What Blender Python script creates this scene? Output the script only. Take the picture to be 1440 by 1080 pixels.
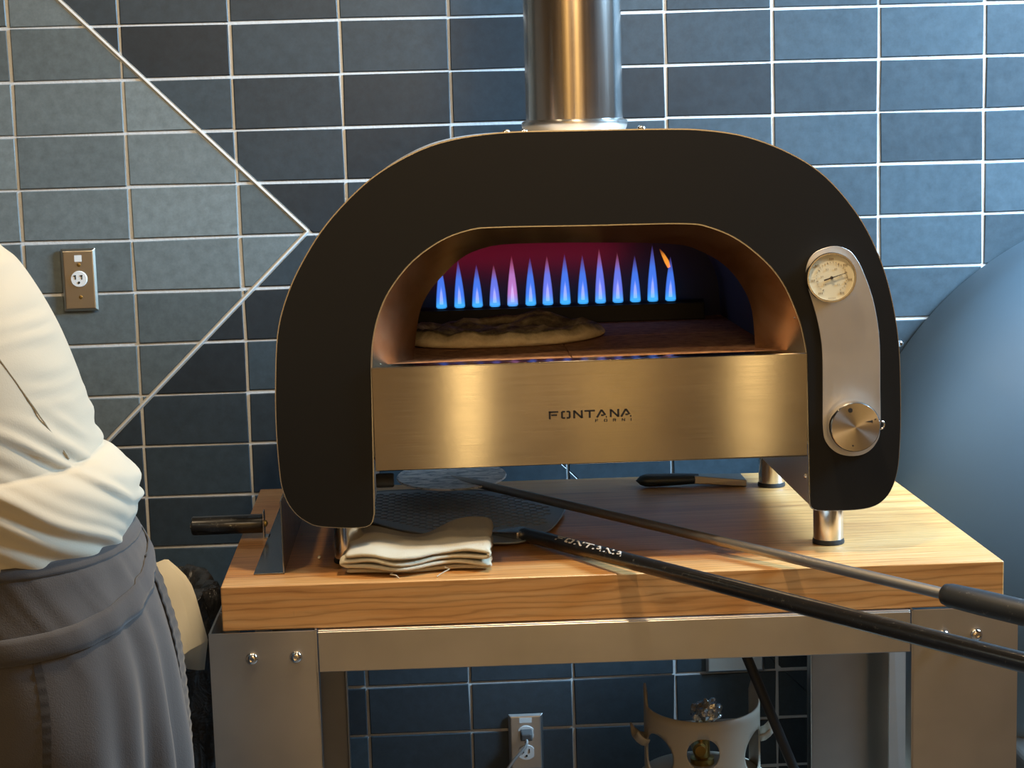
import bpy, bmesh, math, random
from math import sin, cos, pi, sqrt, exp, radians, atan2, hypot
from mathutils import Vector, Matrix, noise
random.seed(7)
S = bpy.context.scene
for o in list(bpy.data.objects): bpy.data.objects.remove(o)
COL = S.collection

# ------------------------------------------------------------------ camera
F, PITCH, YAW, ROLL, CZ = 2477.31, 0.1442, -0.04327, 0.02893, 1.52
RM = (Matrix.Rotation(YAW, 3, 'Z') @
      Matrix(((1, 0, 0), (0, cos(PITCH), sin(PITCH)), (0, -sin(PITCH), cos(PITCH)))) @
      Matrix(((cos(ROLL), 0, sin(ROLL)), (0, 1, 0), (-sin(ROLL), 0, cos(ROLL)))))
cam = bpy.data.objects.new('camera', bpy.data.cameras.new('camera'))
COL.objects.link(cam)
r_, f_, u_ = RM.col[0], RM.col[1], RM.col[2]
cam.matrix_world = Matrix(((r_[0], u_[0], -f_[0], 0), (r_[1], u_[1], -f_[1], 0), (r_[2], u_[2], -f_[2], CZ), (0, 0, 0, 1)))
cam.data.sensor_width = 36; cam.data.lens = F / 1440 * 36; cam.data.clip_start = .02
S.camera = cam

# ------------------------------------------------------------------ light, world, exposure
S.view_settings.view_transform = 'Standard'; S.view_settings.look = 'None'
S.view_settings.gamma = 1; S.view_settings.exposure = 0.0
try: S.view_settings.use_curve_mapping = False
except Exception: pass
W = bpy.data.worlds.new('world'); S.world = W; W.use_nodes = True
W.node_tree.nodes['Background'].inputs[0].default_value = (.8, .85, 1, 1)
W.node_tree.nodes['Background'].inputs[1].default_value = .03
WARM = (1, .76, .48); COOL = (.44, .72, 1.0)
def lamp(name, kind, loc, tgt, power, color, size=.1, size_y=None, spread=None):
    d = bpy.data.lights.new(name, kind); d.energy = power; d.color = color
    if kind == 'AREA':
        d.size = size
        if size_y: d.shape = 'RECTANGLE'; d.size_y = size_y
        if spread: d.spread = radians(spread)
    else: d.shadow_soft_size = size
    if kind == 'SPOT': d.spot_size = radians(spread or 90); d.spot_blend = .6
    o = bpy.data.objects.new(name, d); COL.objects.link(o); o.location = loc
    o.rotation_euler = (Vector(tgt) - Vector(loc)).to_track_quat('-Z', 'Y').to_euler()
    return o
lamp('ceiling_spot', 'AREA', (.25, 2.05, 2.62), (.25, 2.45, .9), 26, WARM, .10)
lamp('ceiling_spot', 'AREA', (-.75, 1.7, 2.62), (-.4, 2.4, .9), 9, WARM, .12)
lamp('ceiling_lamp', 'AREA', (.3, -.3, 2.5), (.2, 2.5, .8), 10, WARM, .9)
lamp('reflection_wall_fill', 'AREA', (-1.1, -1.3, 2.6), (-1.1, -2.2, .8), 34, WARM, .4)  # added pair: brightens the unseen front wall that the steel mirrors
lamp('reflection_wall_fill', 'AREA', (.7, -1.3, 2.6), (.7, -2.2, .8), 44, WARM, .4)
lamp('window_light', 'AREA', (2.2, 2.45, 2.45), (.95, 3.25, 1.3), 118, COOL, .8, .8, 95)
lamp('back_edge_fill', 'AREA', (.75, 3.05, 2.62), (.75, 3.07, 1), 1.8, (.72, .88, 1), 1.7, .06)  # added strip, no hood above it: brightens the tabletop's back edge
lamp('steel_streak_light', 'AREA', (.12, -2.17, .85), (.12, 0, .85), 2.2, (1, .70, .30), .07, 1.3)  # added pair: placed only to reflect as bright streaks in the fascia
lamp('steel_streak_light', 'AREA', (1.28, -2.17, .85), (1.28, 0, .85), 1.6, (1, .70, .30), .12, 1.3)

# ------------------------------------------------------------------ materials
def mat(name, base=(.5, .5, .5), rough=.5, metal=0, emis=None, estr=1, aniso=0, coat=0, spec=.5, sheen=0, alpha=1, trans=0):
    m = bpy.data.materials.new(name); m.use_nodes = True
    b = m.node_tree.nodes['Principled BSDF']; I = b.inputs
    I['Base Color'].default_value = (*base, 1); I['Roughness'].default_value = rough; I['Metallic'].default_value = metal
    I['Specular IOR Level'].default_value = spec; I['Anisotropic'].default_value = aniso
    I['Coat Weight'].default_value = coat; I['Sheen Weight'].default_value = sheen
    I['Alpha'].default_value = alpha; I['Transmission Weight'].default_value = trans
    if emis: I['Emission Color'].default_value = (*emis, 1); I['Emission Strength'].default_value = estr
    return m
def nd(m, t, **kw):
    n = m.node_tree.nodes.new(t)
    for k, v in kw.items():
        if hasattr(n, k) and not k[0].isupper(): setattr(n, k, v)
    return n
def lk(m, a, b): m.node_tree.links.new(a, b)
def bsdf(m): return m.node_tree.nodes['Principled BSDF']
def coords(m, scale=(1, 1, 1), kind='Object', rot=(0, 0, 0)):
    tc = nd(m, 'ShaderNodeTexCoord'); mp = nd(m, 'ShaderNodeMapping')
    mp.inputs['Scale'].default_value = scale; mp.inputs['Rotation'].default_value = rot
    lk(m, tc.outputs[kind], mp.inputs['Vector']); return mp.outputs[0]
def noisy(m, vec, scale=5, detail=4, rough=.55, dist=0):
    n = nd(m, 'ShaderNodeTexNoise'); n.inputs['Scale'].default_value = scale; n.inputs['Detail'].default_value = detail
    n.inputs['Roughness'].default_value = rough; n.inputs['Distortion'].default_value = dist
    lk(m, vec, n.inputs['Vector']); return n.outputs['Fac']
def ramp(m, fac, stops):
    r = nd(m, 'ShaderNodeValToRGB'); e = r.color_ramp.elements
    while len(e) < len(stops): e.new(.5)
    for i, (p, c) in enumerate(stops):
        e[i].position = p; e[i].color = (*c, 1) if len(c) == 3 else c
    lk(m, fac, r.inputs[0]); return r.outputs[0]
def bump(m, h, strength=.3, dist=.002):
    b = nd(m, 'ShaderNodeBump'); b.inputs['Strength'].default_value = strength; b.inputs['Distance'].default_value = dist
    lk(m, h, b.inputs['Height']); lk(m, b.outputs[0], bsdf(m).inputs['Normal'])
def fl(m, v, a, b):
    n = nd(m, 'ShaderNodeMapRange'); n.inputs['To Min'].default_value = a; n.inputs['To Max'].default_value = b
    lk(m, v, n.inputs['Value']); return n.outputs[0]

def brushed(name, base, rough, scale, aniso=.7, tang='X', bstr=.05):
    m = mat(name, base, rough, 1, aniso=aniso)
    v = coords(m, scale)
    n = noisy(m, v, 1, 3)
    lk(m, fl(m, n, rough - .04, rough + .06), bsdf(m).inputs['Roughness'])
    bump(m, n, bstr, .001)
    big = noisy(m, coords(m), 7, 3)
    c = ramp(m, big, [(.3, tuple(x * .86 for x in base)), (.7, tuple(min(1, x * 1.06) for x in base))])
    lk(m, c, bsdf(m).inputs['Base Color'])
    if aniso:
        t = nd(m, 'ShaderNodeTangent'); t.direction_type = 'RADIAL'; t.axis = tang; b_ = bsdf(m).inputs['Anisotropic Rotation']; b_.default_value = .25
        lk(m, t.outputs[0], bsdf(m).inputs['Tangent'])
    return m
STEEL_H = brushed('brushed_steel_horizontal', (.50, .46, .40), .15, (10, 10, 1600), .95, 'Z', .01)
STEEL_F = brushed('cart_steel', (.52, .49, .45), .36, (5, 5, 700), .5, 'Z')
STEEL_P = brushed('plate_steel', (.60, .57, .53), .42, (300, 300, 6), .2, 'Z')
STEEL_V = brushed('flue_steel', (.66, .63, .60), .16, (600, 600, 4), .0, 'Z', .03)
STEEL = mat('steel', (.62, .60, .57), .25, 1)
STEEL_D = mat('dull_steel', (.40, .38, .36), .42, 1)
CHROME = mat('polished_steel', (.75, .73, .70), .14, 1)
# heat tinted reveal
HEAT = mat('heat_tinted_steel', (.55, .48, .38), .26, 1)
h = noisy(HEAT, coords(HEAT, (9, 9, 9)), 1, 5, .6, .5)
lk(HEAT, ramp(HEAT, h, [(.3, (.42, .28, .17)), (.5, (.60, .48, .34)), (.7, (.72, .62, .50))]), bsdf(HEAT).inputs['Base Color'])
lk(HEAT, fl(HEAT, h, .14, .30), bsdf(HEAT).inputs['Roughness'])
BLACKP = mat('black_enamel', (.0045, .004, .0033), .5, spec=.28)
bump(BLACKP, noisy(BLACKP, coords(BLACKP), 900, 1), .05, .0005)
SOOT = mat('sooty_firebox', (.045, .040, .038), .75, .2)
BLACK_R = mat('black_rubber', (.012, .012, .013), .55)
BLACK_G = mat('black_gloss', (.010, .010, .011), .28, coat=.4)
n = noisy(BLACK_G, coords(BLACK_G, (1, 1, 1)), 160, 5, .7)
lk(BLACK_G, ramp(BLACK_G, n, [(.60, (.010, .010, .011)), (.70, (.10, .095, .085))]), bsdf(BLACK_G).inputs['Base Color'])
GRIP = mat('grip_rubber', (.022, .026, .032), .42)
n = noisy(GRIP, coords(GRIP), 90, 5, .7)
lk(GRIP, ramp(GRIP, n, [(.62, (.022, .026, .032)), (.72, (.20, .19, .18))]), bsdf(GRIP).inputs['Base Color'])
NAVY = mat('blue_black_plastic', (.022, .035, .048), .32)
INK = mat('black_ink', (.015, .012, .010), .5)
WHITE_INK = mat('white_ink', (.55, .53, .50), .6)
BRASS = mat('brass', (.50, .33, .10), .35, 1)
WHITE_PL = mat('white_plastic', (.72, .72, .70), .35)
DARK = mat('dark_hole', (.01, .01, .01), .7)
GREY_PL = mat('grey_plastic', (.10, .10, .10), .4)
# tiles
def tile_mat(name, lo, hi):
    m = mat(name, lo, .38, spec=.45)
    a = nd(m, 'ShaderNodeAttribute'); a.attribute_name = 'tone'
    c = ramp(m, a.outputs['Fac'], [(0, lo), (1, hi)])
    sp = noisy(m, coords(m), 55, 6, .75)
    mx = nd(m, 'ShaderNodeMix', data_type='RGBA', blend_type='MULTIPLY'); mx.inputs[0].default_value = 1
    lk(m, c, mx.inputs[6]); lk(m, ramp(m, sp, [(.25, (.72, .72, .72)), (.65, (1.12, 1.12, 1.12))]), mx.inputs[7])
    lk(m, mx.outputs[2], bsdf(m).inputs['Base Color'])
    n2 = noisy(m, coords(m), 16, 3); bump(m, n2, .25, .003)
    lk(m, fl(m, noisy(m, coords(m), 30, 4), .30, .48), bsdf(m).inputs['Roughness'])
    return m
TILE_A = tile_mat('slate_blue_tile', (.018, .025, .031), (.042, .062, .076))
TILE_B = tile_mat('grey_green_tile', (.085, .105, .110), (.180, .215, .220))
GROUT = mat('pale_grout', (.56, .57, .57), .85)
bump(GROUT, noisy(GROUT, coords(GROUT), 200, 4), .5, .002)
TRIM = mat('metal_tile_trim', (.75, .74, .70), .4, .2)
# wood
def wood(name, c0, c1, c2, plank=.045, axis='Y'):
    m = mat(name, c1, .36, coat=.35); bsdf(m).inputs['Coat Roughness'].default_value = .32
    v = coords(m, (1.6, 26, 26)); g = noisy(m, v, 2.2, 6, .62, .6)
    v2 = coords(m, (1.1, 7, 7)); g2 = noisy(m, v2, 1.6, 3, .5, 1.2)
    tc = nd(m, 'ShaderNodeTexCoord'); sx = nd(m, 'ShaderNodeSeparateXYZ'); lk(m, tc.outputs['Object'], sx.inputs[0])
    d = nd(m, 'ShaderNodeMath', operation='DIVIDE'); lk(m, sx.outputs[axis], d.inputs[0]); d.inputs[1].default_value = plank
    fr = nd(m, 'ShaderNodeMath', operation='FLOOR'); lk(m, d.outputs[0], fr.inputs[0])
    wn = nd(m, 'ShaderNodeTexWhiteNoise', noise_dimensions='1D'); lk(m, fr.outputs[0], wn.inputs['W'])
    a = nd(m, 'ShaderNodeMath', operation='MULTIPLY_ADD'); lk(m, g2, a.inputs[0]); a.inputs[1].default_value = .55
    lk(m, fl(m, g, -.25, .65), a.inputs[2])
    b = nd(m, 'ShaderNodeMath', operation='MULTIPLY_ADD'); lk(m, wn.outputs[0], b.inputs[0]); b.inputs[1].default_value = .16
    lk(m, a.outputs[0], b.inputs[2])
    lk(m, ramp(m, b.outputs[0], [(.30, c0), (.55, c1), (.85, c2)]), bsdf(m).inputs['Base Color'])
    wv = nd(m, 'ShaderNodeTexWave', wave_type='BANDS', bands_direction='Z'); lk(m, coords(m, (.10, 1, 1), rot=(pi / 4, 0, 0)), wv.inputs['Vector'])
    wv.inputs['Scale'].default_value = 40; wv.inputs['Distortion'].default_value = 8; wv.inputs['Detail'].default_value = 3; wv.inputs['Detail Scale'].default_value = 1.2
    mx = nd(m, 'ShaderNodeMix', data_type='RGBA', blend_type='MULTIPLY'); mx.inputs[0].default_value = 1
    src = bsdf(m).inputs['Base Color'].links[0].from_socket
    lk(m, src, mx.inputs[6]); lk(m, ramp(m, wv.outputs['Fac'], [(0, (.74, .68, .60)), (.16, (.96, .95, .93)), (1, (1.08, 1.06, 1.04))]), mx.inputs[7])
    lk(m, mx.outputs[2], bsdf(m).inputs['Base Color'])
    bump(m, g, .12, .001)
    return m
WOOD = wood('butcher_block_wood', (.38, .16, .048), (.55, .275, .090), (.62, .37, .16))
WOODP = wood('dowel_wood', (.36, .17, .06), (.42, .21, .08), (.50, .28, .12))
# cloth
def cloth(name, base, sc=900, st=.25):
    m = mat(name, base, .85, sheen=.25, spec=.2)
    bump(m, noisy(m, coords(m), sc, 2), st, .0012); return m
SHIRT = cloth('cream_shirt_cloth', (.58, .53, .42), 500, .15)
APRON = cloth('charcoal_apron_cloth', (.085, .078, .076), 700, .3)
TIE = cloth('charcoal_tie_cloth', (.075, .070, .070), 700, .3)
PANTS = cloth('black_trouser_cloth', (.02, .02, .022), 700, .3)
SEAM = cloth('seam_thread', (.050, .046, .044), 700, .2)
SEAM_C = cloth('shirt_seam', (.50, .46, .38), 700, .2)
PAPER = cloth('cream_paper', (.72, .68, .55), 60, .2)
TOWEL = mat('terry_towel', (.70, .62, .45), .95, sheen=.4, spec=.1)
v = coords(TOWEL); tn = noisy(TOWEL, v, 420, 4, .8)
bump(TOWEL, tn, .9, .004)
st = nd(TOWEL, 'ShaderNodeSeparateXYZ'); tcc = nd(TOWEL, 'ShaderNodeTexCoord'); lk(TOWEL, tcc.outputs['Object'], st.inputs[0])
sy = nd(TOWEL, 'ShaderNodeMath', operation='MULTIPLY_ADD'); lk(TOWEL, noisy(TOWEL, v, 30, 4), sy.inputs[0]); sy.inputs[1].default_value = .05; lk(TOWEL, st.outputs['Y'], sy.inputs[2])
lk(TOWEL, ramp(TOWEL, sy.outputs[0], [(.048, (.72, .64, .46)), (.066, (.40, .35, .25))]), bsdf(TOWEL).inputs['Base Color'])
SKIN = mat('skin', (.45, .25, .16), .5); HAIR = mat('dark_hair', (.02, .014, .01), .6)
SHOE = mat('black_shoe', (.015, .015, .015), .4)
BAG = mat('black_bag_plastic', (.018, .018, .019), .24, coat=.3)
bump(BAG, noisy(BAG, coords(BAG), 26, 5, .6, 1.5), .8, .012)
BIN = mat('grey_bin_plastic', (.10, .10, .095), .45)
DOME = mat('blue_black_dome_paint', (.045, .072, .095), .6, .0, spec=.5)
bump(DOME, noisy(DOME, coords(DOME), 700, 2), .08, .0006)
# bread and stones
BRICK = mat('fire_brick', (.30, .15, .075), .9)
g = noisy(BRICK, coords(BRICK), 60, 6, .7)
lk(BRICK, ramp(BRICK, g, [(.3, (.14, .06, .03)), (.5, (.36, .17, .075)), (.68, (.46, .26, .13)), (.8, (.62, .50, .36))]), bsdf(BRICK).inputs['Base Color']); bump(BRICK, g, .5, .002)
DOUGH = mat('baked_dough', (.62, .50, .28), .8)
dn = noisy(DOUGH, coords(DOUGH), 26, 6, .7)
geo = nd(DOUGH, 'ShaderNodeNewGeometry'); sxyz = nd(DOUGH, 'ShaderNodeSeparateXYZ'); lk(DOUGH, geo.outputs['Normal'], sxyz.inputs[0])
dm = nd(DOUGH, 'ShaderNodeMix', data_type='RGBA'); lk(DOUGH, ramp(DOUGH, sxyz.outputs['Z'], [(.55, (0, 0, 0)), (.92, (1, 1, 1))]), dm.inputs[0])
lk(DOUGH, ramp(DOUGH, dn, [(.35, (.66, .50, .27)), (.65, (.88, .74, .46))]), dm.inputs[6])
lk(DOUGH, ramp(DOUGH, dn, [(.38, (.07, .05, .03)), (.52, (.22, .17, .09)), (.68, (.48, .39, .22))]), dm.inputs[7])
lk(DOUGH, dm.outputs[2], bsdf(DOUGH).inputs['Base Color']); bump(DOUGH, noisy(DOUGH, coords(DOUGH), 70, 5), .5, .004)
PEEL = mat('dark_aluminium', (.30, .35, .40), .5, .5)
FLOUR = mat('floured_metal', (.2, .25, .3), .6, .2)
fn = noisy(FLOUR, coords(FLOUR, (14, 40, 30)), 2, 6, .7, 1.2)
lk(FLOUR, ramp(FLOUR, fn, [(.34, (.16, .20, .24)), (.44, (.5, .55, .6)), (.54, (.9, .9, .9))]), bsdf(FLOUR).inputs['Base Color'])
FOIL = mat('crumpled_foil', (.70, .72, .75), .22, 1)
bump(FOIL, noisy(FOIL, coords(FOIL), 60, 3), .8, .01)
CYLM = mat('tank_grey_paint', (.40, .36, .29), .5, .0)
DIAL = mat('cream_dial', (.78, .70, .48), .5)
WALLP = mat('warm_plaster', (.24, .19, .14), .8)
REFL_BANDS = mat('golden_reflection_bands', (.6, .4, .2), .5)  # unseen wall's light and dark bands, invented to vary the steel's reflections
sl = noisy(REFL_BANDS, coords(REFL_BANDS, (2.2, .1, .12)), 1, 2)
lk(REFL_BANDS, ramp(REFL_BANDS, sl, [(.38, (.08, .05, .03)), (.46, (.36, .24, .12)), (.54, (.56, .40, .21)), (.62, (.95, .72, .32))]), bsdf(REFL_BANDS).inputs['Base Color'])
CEIL = mat('dark_ceiling', (.10, .09, .08), .8)
FLOOR = mat('concrete_floor', (.12, .115, .11), .5)
bump(FLOOR, noisy(FLOOR, coords(FLOOR), 12, 5), .2, .003)

def flame_mat(name, low, mid, tip, k=1.0):
    m = bpy.data.materials.new(name); m.use_nodes = True; t = m.node_tree; t.nodes.clear()
    out = t.nodes.new('ShaderNodeOutputMaterial'); mix = t.nodes.new('ShaderNodeMixShader')
    tr = t.nodes.new('ShaderNodeBsdfTransparent'); em = t.nodes.new('ShaderNodeEmission')
    tc = t.nodes.new('ShaderNodeTexCoord'); sp = t.nodes.new('ShaderNodeSeparateXYZ')
    t.links.new(tc.outputs['Generated'], sp.inputs[0])
    c = t.nodes.new('ShaderNodeValToRGB'); e = c.color_ramp.elements
    for _ in range(2): e.new(.5)
    for i, (p, col) in enumerate([(0, low), (.25, mid), (.62, mid), (1, tip)]): e[i].position = p; e[i].color = (*col, 1)
    a = t.nodes.new('ShaderNodeValToRGB'); e = a.color_ramp.elements; e.new(.5); e.new(.5)
    for i, (p, g) in enumerate([(0, .75), (.15, .5), (.6, .38), (1, .0)]): e[i].position = p; e[i].color = (g * k, g * k, g * k, 1)
    t.links.new(sp.outputs['Z'], c.inputs[0]); t.links.new(sp.outputs['Z'], a.inputs[0])
    em.inputs['Strength'].default_value = 1.4
    t.links.new(c.outputs[0], em.inputs[0])
    lw = t.nodes.new('ShaderNodeLayerWeight'); lw.inputs[0].default_value = .5
    mr = t.nodes.new('ShaderNodeMapRange'); mr.inputs['From Min'].default_value = .25; mr.inputs['From Max'].default_value = 1; mr.inputs['To Min'].default_value = 1; mr.inputs['To Max'].default_value = 0
    mu = t.nodes.new('ShaderNodeMath'); mu.operation = 'MULTIPLY'
    t.links.new(lw.outputs['Facing'], mr.inputs['Value']); t.links.new(mr.outputs[0], mu.inputs[0]); t.links.new(a.outputs[0], mu.inputs[1]); t.links.new(mu.outputs[0], mix.inputs[0])
    t.links.new(tr.outputs[0], mix.inputs[1]); t.links.new(em.outputs[0], mix.inputs[2]); t.links.new(mix.outputs[0], out.inputs[0])
    return m
FL_BLUE = flame_mat('blue_flame', (.05, .42, 1.0), (.07, .22, .95), (.20, .12, .60))
FL_PINK = flame_mat('pink_flame', (.06, .38, 1.0), (.55, .22, .62), (.65, .10, .18))
FL_ROSE = flame_mat('blue_pink_tip_flame', (.05, .40, 1.0), (.16, .22, .92), (.70, .14, .16))
FL_CORE = flame_mat('flame_core', (.3, .6, 1.0), (.65, .6, 1.0), (.3, .3, .9), .9)
FL_ORANGE = flame_mat('orange_flame', (.9, .25, .05), (1.0, .35, .04), (.7, .15, .02))

# ------------------------------------------------------------------ helpers
def ray(x, y): return RM @ Vector(((x - 720) / F, 1, -(y - 540) / F))
def AY(x, y, Y):
    d = ray(x, y); return Vector((d.x * Y / d.y, Y, CZ + d.z * Y / d.y))
def AZ(x, y, Z):
    d = ray(x, y); k = (Z - CZ) / d.z; return Vector((d.x * k, d.y * k, Z))
class B:
    def __init__(s): s.bm = bmesh.new()
    def face(s, pts):
        vs = [s.bm.verts.new(p) for p in pts]
        return s.bm.faces.new(vs)
    def box(s, x0, x1, y0, y1, z0, z1):
        P = [(x0, y0, z0), (x1, y0, z0), (x1, y1, z0), (x0, y1, z0), (x0, y0, z1), (x1, y0, z1), (x1, y1, z1), (x0, y1, z1)]
        s.hexa(P); return s
    def hexa(s, P):
        v = [s.bm.verts.new(p) for p in P]
        for f in ((0, 3, 2, 1), (4, 5, 6, 7), (0, 1, 5, 4), (1, 2, 6, 5), (2, 3, 7, 6), (3, 0, 4, 7)): s.bm.faces.new([v[i] for i in f])
        return s
    def prism(s, pts, vec):
        vec = Vector(vec); a = [s.bm.verts.new(p) for p in pts]; b = [s.bm.verts.new(Vector(p) + vec) for p in pts]
        s.bm.faces.new(a); s.bm.faces.new(b[::-1])
        n = len(pts)
        for i in range(n): s.bm.faces.new((a[i], b[i], b[(i + 1) % n], a[(i + 1) % n]))
        return s
    def rings(s, R, cap=True, closed=True):
        V = [[s.bm.verts.new(p) for p in r] for r in R]; n = len(R[0])
        for i in range(len(V) - 1):
            for j in range(n if closed else n - 1):
                k = (j + 1) % n; s.bm.faces.new((V[i][j], V[i][k], V[i + 1][k], V[i + 1][j]))
        if cap and closed: s.bm.faces.new(V[0][::-1]); s.bm.faces.new(V[-1])
        return s
    def lathe(s, prof, org, axis=(0, 0, 1), n=32, cap=True):
        ax = Vector(axis).normalized(); t = ax.orthogonal().normalized(); b = ax.cross(t); org = Vector(org)
        s.rings([[org + ax * h + (t * cos(2 * pi * i / n) + b * sin(2 * pi * i / n)) * max(r, 1e-5) for i in range(n)] for r, h in prof], cap); return s
    def tube(s, pts, r, n=12, cap=True):
        pts = [Vector(p) for p in pts]; R = []; prev = None
        for i, p in enumerate(pts):
            d = (pts[min(i + 1, len(pts) - 1)] - pts[max(i - 1, 0)]).normalized()
            t = d.orthogonal().normalized() if prev is None else (prev - d * prev.dot(d)).normalized()
            prev = t; b = d.cross(t); rr = r[i] if isinstance(r, (list, tuple)) else r
            R.append([p + (t * cos(2 * pi * j / n) + b * sin(2 * pi * j / n)) * rr for j in range(n)])
        s.rings(R, cap); return s
    def sphere(s, c, r, seg=16, sc=(1, 1, 1)):
        prof = [(sin(pi * i / seg) * r, -cos(pi * i / seg) * r) for i in range(seg + 1)]
        c = Vector(c)
        s.rings([[c + Vector((cos(2 * pi * j / (seg * 2)) * max(q, 1e-5) * sc[0], sin(2 * pi * j / (seg * 2)) * max(q, 1e-5) * sc[1], h * sc[2])) for j in range(seg * 2)] for q, h in prof]); return s
    def obj(s, name, m, parent=None, smooth=None, bevel=0, sub=0, solid=0, soff=0):
        bmesh.ops.remove_doubles(s.bm, verts=s.bm.verts, dist=1e-6)
        bmesh.ops.recalc_face_normals(s.bm, faces=s.bm.faces)
        org = root_loc(parent) if parent is not None else None
        if org is None:
            vs = [v.co for v in s.bm.verts]
            org = Vector(((min(v.x for v in vs) + max(v.x for v in vs)) / 2, (min(v.y for v in vs) + max(v.y for v in vs)) / 2, min(v.z for v in vs)))
        bmesh.ops.translate(s.bm, verts=s.bm.verts, vec=-org)
        me = bpy.data.meshes.new(name); s.bm.to_mesh(me); s.bm.free()
        ms = m if isinstance(m, (list, tuple)) else [m]
        for q in ms: me.materials.append(q)
        o = bpy.data.objects.new(name, me); COL.objects.link(o)
        if parent is not None: o.parent = parent
        else: o.location = org
        if smooth is not None:
            me.shade_smooth()
            if smooth < 180: me.set_sharp_from_angle(angle=radians(smooth))
        if solid:
            md = o.modifiers.new('solidify', 'SOLIDIFY'); md.thickness = solid; md.offset = soff
        if bevel:
            md = o.modifiers.new('bevel', 'BEVEL'); md.width = bevel; md.segments = 3; md.limit_method = 'ANGLE'; md.harden_normals = False
        if sub:
            md = o.modifiers.new('subdivision', 'SUBSURF'); md.levels = sub; md.render_levels = sub
        return o
def root_loc(p):
    while p.parent: p = p.parent
    return Vector(p.location)
def thing(name, label, cat, loc, group=None):
    o = bpy.data.objects.new(name, None); COL.objects.link(o); o.location = loc; o.empty_display_size = .05
    o['label'] = label; o['category'] = cat
    if group: o['group'] = group
    return o
def tag(o, label, cat, group=None):
    o['label'] = label; o['category'] = cat
    if group: o['group'] = group
    return o
def struct(o): o['kind'] = 'structure'; return o
def smoothpoly(P, n=6, closed=False):
    P = [Vector(p) for p in P]; out = []; L = len(P)
    rng = range(L) if closed else range(L - 1)
    for i in rng:
        p1, p2 = P[i], P[(i + 1) % L]
        p0 = P[i - 1] if (i > 0 or closed) else p1; p3 = P[(i + 2) % L] if (i + 2 < L or closed) else p2
        for k in range(n):
            t = k / n
            out.append(.5 * ((2 * p1) + (p2 - p0) * t + (2 * p0 - 5 * p1 + 4 * p2 - p3) * t * t + (-p0 + 3 * p1 - 3 * p2 + p3) * t ** 3))
    if not closed: out.append(P[-1])
    return out
def resample(P, n):
    L = [0]
    for a, b in zip(P, P[1:]): L.append(L[-1] + (b - a).length)
    out = []; j = 0
    for i in range(n):
        t = L[-1] * i / (n - 1)
        while j < len(P) - 2 and L[j + 1] < t: j += 1
        s = (t - L[j]) / max(1e-9, L[j + 1] - L[j]); out.append(P[j].lerp(P[j + 1], min(1, max(0, s))))
    return out
def offset_xz(P, d):
    n = len(P); out = []
    area = sum(P[i].x * P[(i + 1) % n].z - P[(i + 1) % n].x * P[i].z for i in range(n))
    sg = 1 if area > 0 else -1
    for i in range(n):
        a, b, c = P[i - 1], P[i], P[(i + 1) % n]
        e1 = Vector((b.x - a.x, b.z - a.z)); e2 = Vector((c.x - b.x, c.z - b.z))
        if e1.length < 1e-7 or e2.length < 1e-7: out.append(b.copy()); continue
        e1.normalize(); e2.normalize()
        n1 = Vector((e1.y, -e1.x)); n2 = Vector((e2.y, -e2.x)); m = n1 + n2
        m = m / max(.3, 1 + n1.dot(n2))
        out.append(Vector((b.x + m.x * d * sg, b.y, b.z + m.y * d * sg)))
    return out

# ------------------------------------------------------------------ room
WY = 3.304
U0, V0, DU, DV = -0.75497, CZ + 0.20519, 0.2, 0.09754
def clip(P, a, b, c):           # keep a*x+b*z+c >= 0
    out = []
    for i in range(len(P)):
        p, q = P[i], P[(i + 1) % len(P)]; dp = a * p[0] + b * p[1] + c; dq = a * q[0] + b * q[1] + c
        if dp >= 0: out.append(p)
        if (dp >= 0) != (dq >= 0):
            t = dp / (dp - dq); out.append((p[0] + (q[0] - p[0]) * t, p[1] + (q[1] - p[1]) * t))
    return out
def inset2(P, d):
    n = len(P); ar = sum(P[i][0] * P[(i + 1) % n][1] - P[(i + 1) % n][0] * P[i][1] for i in range(n))
    if ar < 0: P = P[::-1]
    out = P
    for i in range(n):
        (x0, z0), (x1, z1) = P[i], P[(i + 1) % n]; L = hypot(x1 - x0, z1 - z0)
        if L < 1e-6: continue
        nx, nz = -(z1 - z0) / L, (x1 - x0) / L
        out = clip(out, nx, nz, -(nx * x0 + nz * z0) - d)
        if len(out) < 3: return []
    return out
A_ = AY(83, 0, WY); Bp = AY(433, 325, WY); C_ = AY(150, 622, WY)
def half(p, q, inside):
    a, b = -(q.z - p.z), (q.x - p.x); c = -(a * p.x + b * p.z); L = hypot(a, b); a, b, c = a / L, b / L, c / L
    if a * inside[0] + b * inside[1] + c < 0: a, b, c = -a, -b, -c
    return a, b, c
INS = (-.9, 1.35)
h1 = half(A_, Bp, INS); h2 = half(Bp, C_, INS)
wall = B(); wall.box(-2.6, 2.6, WY, WY + .1, 0, 2.7)
nm = len(wall.bm.faces)
lay = None
tiles = []
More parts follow.
